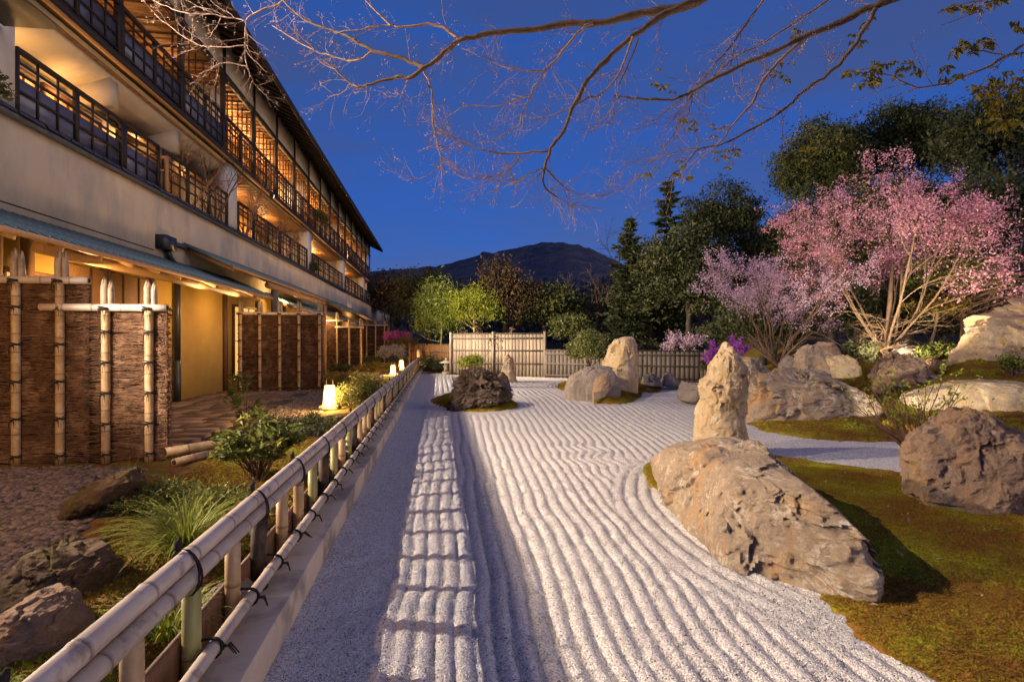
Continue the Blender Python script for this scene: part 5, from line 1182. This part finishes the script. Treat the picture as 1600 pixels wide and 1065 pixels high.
for i, (px_, py_, n, ln, lab) in enumerate([(455, 668, 90, .34, "grass tuft behind the rail near the leafy shrub"), (490, 655, 120, .32, "grass tuft left of the dark azalea mound"), (560, 640, 90, .3, "grass tuft at the foot of the dark azalea mound"), (200, 745, 26, .42, "few tall stalks beside the low brown flat rock"), (590, 598, 70, .3, "grass tuft behind the rail before the far lanterns")]):
    gb = G(px_, py_, .15); blades(lab, (gb[0], gb[1], BZ(gb[0], gb[1])), n, ln, 10 + i)
def lance_shrub(label, c, R, nst, per, size, m, seed, name="shrub"):
    """shrub of upright stems with whorls of long narrow leaves"""
    r_ = np.random.default_rng(seed); t_ = thing(name, label, "shrub", tuple(c)); mb = MB(); C = []; D = []; T = []
    for k in range(nst):
        a = r_.uniform(0, 6.283); rr = math.sqrt(r_.random()); tip = np.array(c) + np.array([math.cos(a) * R[0] * rr, math.sin(a) * R[1] * rr, R[2] * r_.uniform(.45, 1.0) * (1.1 - .35 * rr)]); md = (np.array(c) * .5 + tip * .5) + np.array([0, 0, .06])
        mb.tube([np.array(c) + r_.normal(size=3) * .03, md, tip], [.007, .005, .003], 4, False); tw = r_.random()
        for j in range(per):
            f = r_.uniform(.35, 1.02); p = md * (1 - f) + tip * f if f > .0 else md; aa = r_.uniform(0, 6.283); d = np.array([math.cos(aa), math.sin(aa), r_.uniform(-.1, .9)]); C.append(p + unit(d) * size * .5); D.append(d); T.append(tw)
    mb.build("stem", MATS['bark'], t_, True); place("foliage", leaf_mesh("foliage", np.array(C), size, m, seed, .26, .8, np.array(D), .35, np.array(T)), t_); return t_
gb = G(402, 742, .15); lance_shrub("leafy green shrub with long narrow leaves behind the bamboo rail", (gb[0], gb[1], .12), (.42, .42, .62), 62, 24, .12, 'leaf_shrub', 5)
gb = G(372, 690, .15); lance_shrub("tall loose spray of pale leaves above the leafy shrub", (gb[0], gb[1] + .3, .12), (.36, .3, .98), 11, 13, .13, 'leaf_bamboo', 6)
for i, (px_, py_, R_, lab) in enumerate([(330, 790, (.34, .5, .13), "low green groundcover mat behind the arching grass"), (255, 775, (.30, .32, .11), "low green groundcover patch beside the flat brown rock"), (400, 800, (.22, .45, .12), "rusty low groundcover close behind the rail posts")]):
    gb = G(px_, py_, .2); shrub(lab, (gb[0], gb[1], BZ(gb[0], gb[1]) + .06), R_, 260, .032, ('leaf_shrub', 'leaf_shrub', 'leaf_gold')[i], 120 + i, name="groundcover", sig=.05, per=16)
gb = G(470, 690, .12); shrub("dark low groundcover along the rail past the leafy shrub", (gb[0], gb[1] + .5, .2), (.35, .8, .18), 160, .05, 'leaf_dark', 82, sig=.05)
gb = G(552, 640, .12); shrub("dark rounded azalea mound beside the nearest lantern", (gb[0] + .05, gb[1] + .4, .34), (.55, .75, .38), 420, .045, 'leaf_mid', 83, sig=.05, per=16)
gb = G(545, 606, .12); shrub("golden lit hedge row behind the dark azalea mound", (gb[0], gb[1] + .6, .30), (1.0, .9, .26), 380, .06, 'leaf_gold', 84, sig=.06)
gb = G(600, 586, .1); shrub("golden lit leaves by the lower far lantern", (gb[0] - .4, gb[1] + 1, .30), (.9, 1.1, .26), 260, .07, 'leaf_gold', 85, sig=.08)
c = P(612, 552, 29); shrub("white flowering bush left of the far lanterns", c, (.75, .6, .5), 200, .09, 'flower_white', 86, sig=.08)
c = P(622, 527, 31); shrub("magenta azalea above the far lanterns", c, (.85, .6, .38), 190, .10, 'azalea_pink', 87, sig=.09)
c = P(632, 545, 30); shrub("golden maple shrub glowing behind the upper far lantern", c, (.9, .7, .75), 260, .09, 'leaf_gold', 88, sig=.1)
c = P(575, 566, 27.4); shrub("grey green tuft in front of the farthest screen", c, (.6, .4, .35), 120, .09, 'leaf_mid', 89, sig=.08)
# moss and dark edging below the nearest screen, plants at the inn base
shrub("dark foliage at the foot of the stepped middle screen", (sx(535, 25.8), 25.8, .25), (.7, .3, .22), 120, .07, 'leaf_dark', 90, sig=.06)
mb = MB()
# bare shrubs growing on the ledge in front of the balconies
for i, (y, h, lab, x) in enumerate([(14.9, 1.25, "bare reddish shrub on the tiled ledge beside the timber partition", -6.35), (16.3, 1.5, "bare forked shrub before the first white pier", -6.25), (18.6, 1.5, "pale bare shrub on the ledge just past the first white pier", -6.2), (20.6, 1.2, "bare shrub before the lit first floor room", -6.2), (23.2, .9, "low bare shrub on the ledge near the second pier", -6.2)]):
    twiggy("ledge_shrub", lab, (x, y, 4.8), h * 1.15, .55, cfg(n=[5, 5, 4], seg=[6, 5, 4, 3], lr=[.6, .55, .5], rr=[.7, .75, .8]), 'twig_tan' if i % 2 == 0 else 'bark', 90 + i, 6, None, cat="shrub", group="bare shrubs on the ledge", r0=.028)
shrub("dark clipped plant on the ledge by the second pier", (-6.1, 27.6, 5.05), (.3, .55, .28), 110, .08, 'leaf_dark', 96, sig=.07); shrub("green planter foliage on the upper balcony", (-6.05, 29.2, 7.9), (.3, 1.3, .3), 160, .09, 'leaf_mid', 97, sig=.08); shrub("dark pine tuft at the left end of the tiled ledge", (-6.1, 8.2, 4.98), (.2, .3, .2), 60, .08, 'leaf_dark', 98, sig=.05)

# ------------------------------------------------------------------ bare maple reaching over the garden from the right
mt = thing("overhanging_maple", "bare maple whose long branches reach across the sky from the right", "tree", (7.2, 2.2, 0)); TR = np.array([7.2, 2.2, 0])
mb = MB(); mb.tube([TR, TR + [.05, 0, 1.5], TR + [-.1, .1, 3.2], TR + [-.3, .3, 5.0], TR + [-.5, .5, 6.2]], [.24, .19, .17, .13, .07], 12); mb.build("trunk", MATS['bark'], mt, True)
BR = []
def br(pts, d0, d1, r0, r1, dens=1.0, grp='twig'):
    n = len(pts); w = [P(a, b, d0 + (d1 - d0) * i / (n - 1)) for i, (a, b) in enumerate(pts)]; BR.append((np.array(w), r0, r1, dens)); return w
A = br([(1180, -45), (1090, 2), (1045, 14), (1000, 22), (936, 36), (887, 37), (831, 47), (767, 52), (719, 64), (696, 82), (662, 107), (640, 122), (621, 120), (580, 131), (561, 136), (548, 131), (524, 109), (500, 92)], 5.6, 6.6, .052, .007, .8)
br([(719, 62), (681, 39), (625, 43), (610, 39), (550, 49), (520, 52)], 6.1, 6.5, .02, .005); br([(610, 39), (570, 0), (540, -40)], 6.3, 6.4, .013, .006)
br([(662, 105), (632, 92), (584, 79), (542, 56), (516, 47), (475, 30), (445, 4), (420, -25)], 6.2, 6.8, .026, .008); br([(584, 79), (561, 92), (539, 94), (509, 86), (475, 71), (445, 52), (425, 40)], 6.4, 6.9, .015, .004, 1.5)
br([(640, 122), (632, 139), (621, 150), (600, 152)], 6.4, 6.5, .010, .003, 2); br([(664, 112), (676, 144), (677, 195), (687, 236), (690, 259), (662, 277), (640, 280)], 6.3, 6.2, .014, .003, 2.2); br([(548, 131), (530, 148), (510, 150)], 6.6, 6.7, .008, .003, 2)
Cb = br([(1090, 0), (1040, 22), (1000, 49), (955, 86), (921, 124), (899, 161), (880, 206), (861, 232), (850, 270), (850, 289), (869, 307)], 5.5, 5.9, .042, .008, .8)
br([(857, 236), (812, 240), (767, 238), (722, 221), (696, 210), (670, 205)], 5.8, 6.1, .014, .003, 2.4); br([(850, 262), (831, 270), (805, 283), (767, 281), (740, 290)], 5.85, 6, .011, .003, 2.4); br([(812, 244), (797, 262), (771, 276), (737, 276), (707, 261), (690, 250)], 5.9, 6.1, .010, .003, 2.4); br([(854, 264), (887, 296), (925, 307), (960, 300), (977, 292)], 5.9, 5.9, .010, .003, 2.6); br([(869, 307), (890, 320), (915, 322), (940, 330)], 5.9, 5.9, .007, .003, 2.4)
br([(925, 37), (902, 52), (872, 90), (850, 112), (831, 146), (820, 169), (809, 195), (775, 217), (750, 222)], 5.8, 6.1, .018, .004, 1.3); br([(989, 60), (962, 124), (932, 150), (887, 169), (850, 184), (815, 180)], 5.5, 5.9, .014, .004, 1.5); br([(1000, 60), (960, 152), (955, 190), (905, 205)], 5.5, 5.8, .010, .003, 1.5); br([(850, 112), (800, 108), (760, 92), (720, 75)], 5.9, 6.2, .010, .003, 1.5); br([(831, 146), (780, 165), (730, 165), (695, 185)], 5.9, 6.2, .009, .003, 1.6)
Bb = br([(1500, -45), (1394, 0), (1352, 15), (1311, 36), (1255, 58), (1210, 81), (1165, 99), (1112, 126), (1082, 141), (1052, 156), (1000, 154), (960, 150)], 4.8, 5.6, .040, .008, .8)
br([(1255, 60), (1202, 112), (1176, 157), (1146, 195), (1122, 225), (1100, 245)], 5.1, 5.3, .020, .005, 1.0); br([(1367, 15), (1345, 56), (1311, 101), (1262, 139), (1232, 165), (1180, 199), (1131, 225), (1094, 232), (1067, 259), (1040, 280)], 4.9, 5.5, .022, .005, 1.0); br([(1294, 0), (1240, 37), (1187, 71), (1146, 90), (1120, 116), (1082, 150), (1060, 175), (1030, 215)], 5.2, 5.6, .014, .004, 1.2); br([(1193, 0), (1169, 34), (1146, 67), (1120, 97), (1097, 124), (1070, 150), (1020, 190), (985, 205)], 5.4, 5.8, .014, .004, 1.2)
br([(1146, 67), (1144, 110), (1155, 150), (1180, 165)], 5.4, 5.3, .007, .003, 1.5); br([(1082, 141), (1075, 180), (1030, 240), (1005, 260)], 5.5, 5.6, .009, .003, 2); br([(1094, 232), (1060, 235), (1020, 250), (975, 258)], 5.4, 5.6, .009, .003, 2.2)
br([(505, -30), (470, -12), (440, 4), (420, 13), (393, 24), (384, 37), (383, 67), (386, 104), (393, 120), (405, 140), (425, 158)], 6.8, 7.0, .016, .004, 1.2); br([(384, 34), (345, 25), (307, 21), (270, 15), (240, 0)], 6.9, 7.1, .010, .003, 1.6); br([(384, 72), (330, 73), (310, 70), (270, 46), (241, 22)], 6.9, 7.1, .008, .003, 1.6); br([(386, 104), (350, 98), (325, 110), (310, 115)], 7, 7.1, .007, .003, 1.6)
LF = br([(1680, 20), (1600, 71), (1570, 90), (1525, 112), (1484, 129), (1431, 137), (1386, 116), (1345, 109), (1325, 115)], 5.0, 5.2, .018, .004, .25); br([(1570, 88), (1545, 82), (1505, 78), (1485, 82)], 5.0, 5.1, .008, .003, .3); br([(1431, 137), (1400, 150), (1370, 158)], 5.1, 5.2, .006, .002, .5); br([(1680, -20), (1600, -10), (1540, 0), (1500, 8), (1465, 20)], 4.8, 4.9, .012, .003, .3); br([(1660, 130), (1600, 120), (1580, 135), (1555, 150)], 5, 5.1, .010, .003, .3)
for w, top in ((A[0], TR + [-.35, .35, 5.4]), (Bb[0], TR + [-.28, .28, 4.9]), (LF[0], TR + [-.15, .15, 3.6]), (Cb[0], None)):
    if top is not None:
        mb = MB(); md = (np.array(w) + top) / 2 + np.array([0, 0, .25]); mb.tube([top, md, np.array(w)], [.10, .08, .05 if w is not LF[0] else .02], 8, False); mb.build("limb", MATS['bark'], mt, True)
tw = MB(); tips = []; r_ = np.random.default_rng(77); TC = cfg(n=[3, 3], seg=[5, 4, 3], jit=[.16, .2, .22], droop=[-.01, -.01, -.015], ang=[.7, .8], lr=[.5, .5], t0=[.2, .2], rr=[.65, .7], sides=[4, 3, 3], end=.5, tiplv=1, lift=.02)
def refine(w, k=4):
    t = np.linspace(0, len(w) - 1, (len(w) - 1) * k + 1); i = np.clip(t.astype(int), 0, len(w) - 2); f = (t - i)[:, None]
    p0 = w[np.clip(i - 1, 0, len(w) - 1)]; p1 = w[i]; p2 = w[i + 1]; p3 = w[np.clip(i + 2, 0, len(w) - 1)]
    return .5 * (2 * p1 + (p2 - p0) * f + (2 * p0 - 5 * p1 + 4 * p2 - p3) * f ** 2 + (3 * p1 - p0 - 3 * p2 + p3) * f ** 3)
for w, r0, r1, dens in BR:
    q = refine(w); q = q + r_.normal(size=q.shape) * .006; rr = r0 + (r1 - r0) * np.linspace(0, 1, len(q)) ** .8; rr = rr * (1 + .10 * r_.normal(size=len(q)).clip(-1, 1.5))
    mb = MB(); mb.tube(q, rr, 8 if r0 > .012 else 5, False); mb.build("branch", MATS['bark' if r0 > .02 else 'twig_pink'], mt, True)
    seg = np.linalg.norm(np.diff(q, axis=0), axis=1).sum()
    for k in range(int(seg * 7.5 * dens)):
        i = r_.integers(int(len(q) * .12), len(q) - 1); base = unit(q[i + 1] - q[i]); side = unit(np.cross(base, r_.normal(size=3))); a = r_.uniform(.5, 1.1)
        grow(tw, q[i], unit(base * math.cos(a) + side * math.sin(a)), r_.uniform(.18, .55), min(rr[i] * .5, .0038), 0, TC, tips, r_)
o = tw.build("twigs", MATS['twig_pink'], mt, True); o["kind"] = "stuff"
tips = np.array(tips); pick = tips[r_.random(len(tips)) < .14]
o = place("buds", leaf_mesh("buds", pick + r_.normal(size=pick.shape) * .006, .022, 'bud', 5, .5), mt); o["kind"] = "stuff"
def leaf_sprays(pts, n, spread, size, seed, m):
    rg = np.random.default_rng(seed); C = []; D = []
    for p in pts:
        for k in range(n):
            c = np.array(p) + rg.normal(size=3) * spread
            for j in range(5):
                a = j * 1.1 - 2.2 + rg.uniform(-.2, .2); d = unit(np.array([math.sin(a), rg.uniform(-.3, .3), -.7 + .5 * math.cos(a)])); C.append(c + d * size * .5); D.append(d)
    return leaf_mesh("young_leaves", np.array(C), size, m, seed, .34, .3, np.array(D), .3)
sp1 = [P(a, b, 5.05) for a, b in [(1345, 112), (1330, 116), (1352, 128), (1375, 108), (1388, 102), (1405, 104), (1422, 104), (1368, 120), (1470, 108), (1485, 120), (1490, 80), (1505, 70), (1530, 66), (1545, 62), (1520, 72), (1515, 14), (1530, 8), (1545, 4), (1560, 2), (1480, 12), (1595, 45)]]
place("young_leaves", leaf_sprays(sp1, 3, .035, .085, 3, 'leaf_maple'), mt)
sp2 = [P(a, b, 5.2) for a, b in [(1560, 130), (1575, 140), (1590, 150), (1600, 135), (1585, 165), (1595, 180), (1570, 155), (1553, 168), (1610, 160), (1540, 145)]]; place("young_leaves", leaf_sprays(sp2, 8, .10, .085, 4, 'leaf_maple'), mt)
sp3 = [P(a, b, 5.4) for a, b in [(1130, 238), (1140, 232), (1127, 248), (1060, 268), (1005, 270), (1058, 258), (1072, 190), (1075, 200), (1120, 195), (1265, 235), (1270, 225), (1025, 135), (1028, 125), (1250, 60), (1240, 52), (1225, 110), (1225, 118), (1330, 60), (1350, 45)]]; place("young_leaves", leaf_sprays(sp3, 4, .05, .06, 5, 'leaf_maple'), mt)

# fallen leaves and petals lying about
r_ = np.random.default_rng(8); x = r_.uniform(2.2, 7, 260); y = r_.uniform(1.6, 7, 260); k = (sdist(MOSS_NEAR, x, y) > .05) & (sdist(ROCKA, x, y) < -.05); x, y = x[k], y[k]
tag(place("fallen_leaves", leaf_mesh("fallen_leaves", np.stack([x, y, .112 + r_.uniform(0, .010, len(x))], -1), .032, 'bud', 3, .55, 12.0)), "dry brown leaves scattered on the near moss lawn", "leaves", kind="stuff")
x = r_.uniform(-.7, 4, 330); y = r_.uniform(2, 13, 330); k = (sdist(ROCKA, x, y) < -.05) & (sdist(MOSS_NEAR, x, y) < 0); x, y = x[k], y[k]
tag(place("fallen_petals", leaf_mesh("fallen_petals", np.stack([x, y, gravel_z(x, y) + .010], -1), .020, 'leaf_bronze', 4, .5, 12.0)), "few tiny dry leaves lying on the raked gravel", "leaves", kind="stuff")

# ------------------------------------------------------------------ garden floodlights (real lamps on brackets; outside the frame or hidden behind rocks)
def floodlight(label, loc, aim, watts, cone, col=(1.0, .84, .66), size=.05, blend=.35, stand=None, light_cutoff=None, shield=None):
    t_ = thing("floodlight", label, "floodlight", loc, "garden floodlights")
    d = (Vector(aim) - Vector(loc)).normalized(); rot = d.to_track_quat('-Z', 'Y').to_euler()
    mb = MB(); n = 12
    mb.tube([(0, 0, .02), (0, 0, .05), (0, 0, .14), (0, 0, .16)], [.075, .07, .055, .02], n); place("housing", mb.mesh("housing", MATS['flood_metal'], True), t_, loc, rot)
    mb = MB(); mb.tube([(0, 0, .012), (0, 0, .018)], [.062, .062], n); place("lens", mb.mesh("lens", MATS['flood_lens'], True), t_, loc, rot)
    mb = MB(); base = Vector(stand) if stand else Vector((loc[0], loc[1], loc[2] - .2))
    mb.bar(Vector(loc) - d * .08, base, .02, .02); mb.build("bracket", MATS['flood_metal'], t_)
    if light_cutoff:                                    # added horizontal plate, keeps the lamp's light off the ground nearby
        dz, R_ = light_cutoff; hd = math.atan2(d.y, d.x); k = 24; v = [(loc[0], loc[1], loc[2] - dz)] + [(loc[0] + R_ * math.cos(hd + a), loc[1] + R_ * math.sin(hd + a), loc[2] - dz) for a in np.linspace(-2.2, 2.2, k)]
        v = v + [(a, b, c - .004) for a, b, c in v]; m_ = k + 1
        tr = [(0, i, i + 1) for i in range(1, k)] + [(m_, m_ + i + 1, m_ + i) for i in range(1, k)]; qd = [(i, m_ + i, m_ + i + 1, i + 1) for i in range(1, k)]
        MB().add(v, qd, tr).build("light_cutoff", MATS['flood_metal'], t_)
    if shield:                                   # added straight-edged plate, cuts the light parallel to the wall
        dz, R_ = shield; MB().box((loc[0] - .25, loc[1] - 1.6, loc[2] - dz - .006), (loc[0] + R_, loc[1] + 1.6, loc[2] - dz)).build("light_cutoff", MATS['flood_metal'], t_)
    ld = bpy.data.lights.new("flood", 'SPOT'); ld.energy = watts; ld.spot_size = math.radians(cone); ld.spot_blend = blend; ld.color = col; ld.shadow_soft_size = size
    lo = bpy.data.objects.new("flood_lamp", ld); COL.objects.link(lo); lo.parent = t_; lo.location = d * .03; lo.rotation_euler = rot
    return t_
FL = (1, .80, .58)
def at_bank(px, py, d):
    x, y, z = P(px, py, d); return (x, y, max(z, float(bank_h(x, y)[0]) + .09))
floodlight("floodlight under the verandah eave facing the near gravel", (-5.6, 4.4, 2.75), (0, 5.6, 1.5), 2900, 104, (1, .84, .68), .02, .5, stand=(-5.75, 4.4, 2.95), light_cutoff=(.125, .20))
floodlight("floodlight under the upper balcony facing the rocks", (-5.85, 7.0, 6.45), (6, 8.0, 1.2), 4700, 112, FL, .008, .5, stand=(-6.05, 7.0, 6.78), shield=(.49, .50))
floodlight("floodlight under the verandah eave facing the far gravel", (-5.2, 18.7, 2.12), (4, 19.6, .8), 4600, 100, (1, .84, .66), .02, .6, stand=(-5.9, 18.7, 2.3), light_cutoff=(.10, .22))
floodlight("floodlight on the upper balcony facing the board fence and grove", (-5.7, 20.0, 6.55), (9, 27.0, 4.5), 19000, 80, FL, .03, .7, stand=(-6.0, 20.0, 6.78))
floodlight("ground uplight below the pink cherry", P(1404, 574, 13.7), P(1410, 340, 16.5), 1150, 120, (1, .78, .54), .05, .6)
floodlight("ground uplight below the mauve cherry", P(1222, 590, 12.6), P(1215, 430, 17.5), 1000, 95, (1, .80, .62), .05, .6)
floodlight("ground uplight behind the standing stone lighting the overhanging branches", (4.3, 8.0, .12), (1.2, 5.9, 3.6), 420, 80, (1, .80, .62), .05, .6)
floodlight("ground uplight below the lime bamboo", (1.2, 25.2, .2), (1.2, 26.8, 2.4), 240, 110, (1, .85, .50), .05, .6)
floodlight("ground uplight on the moss lighting the right hand branches", (6.2, 5.2, .16), (4.2, 5.0, 4.2), 320, 80, (1, .80, .55), .05, .6)
floodlight("ground spot behind the lone brown boulder lighting the white boulder", P(1480, 694, 7.5), P(1425, 618, 10.4), 800, 60, (1, .86, .66), .04, .7)
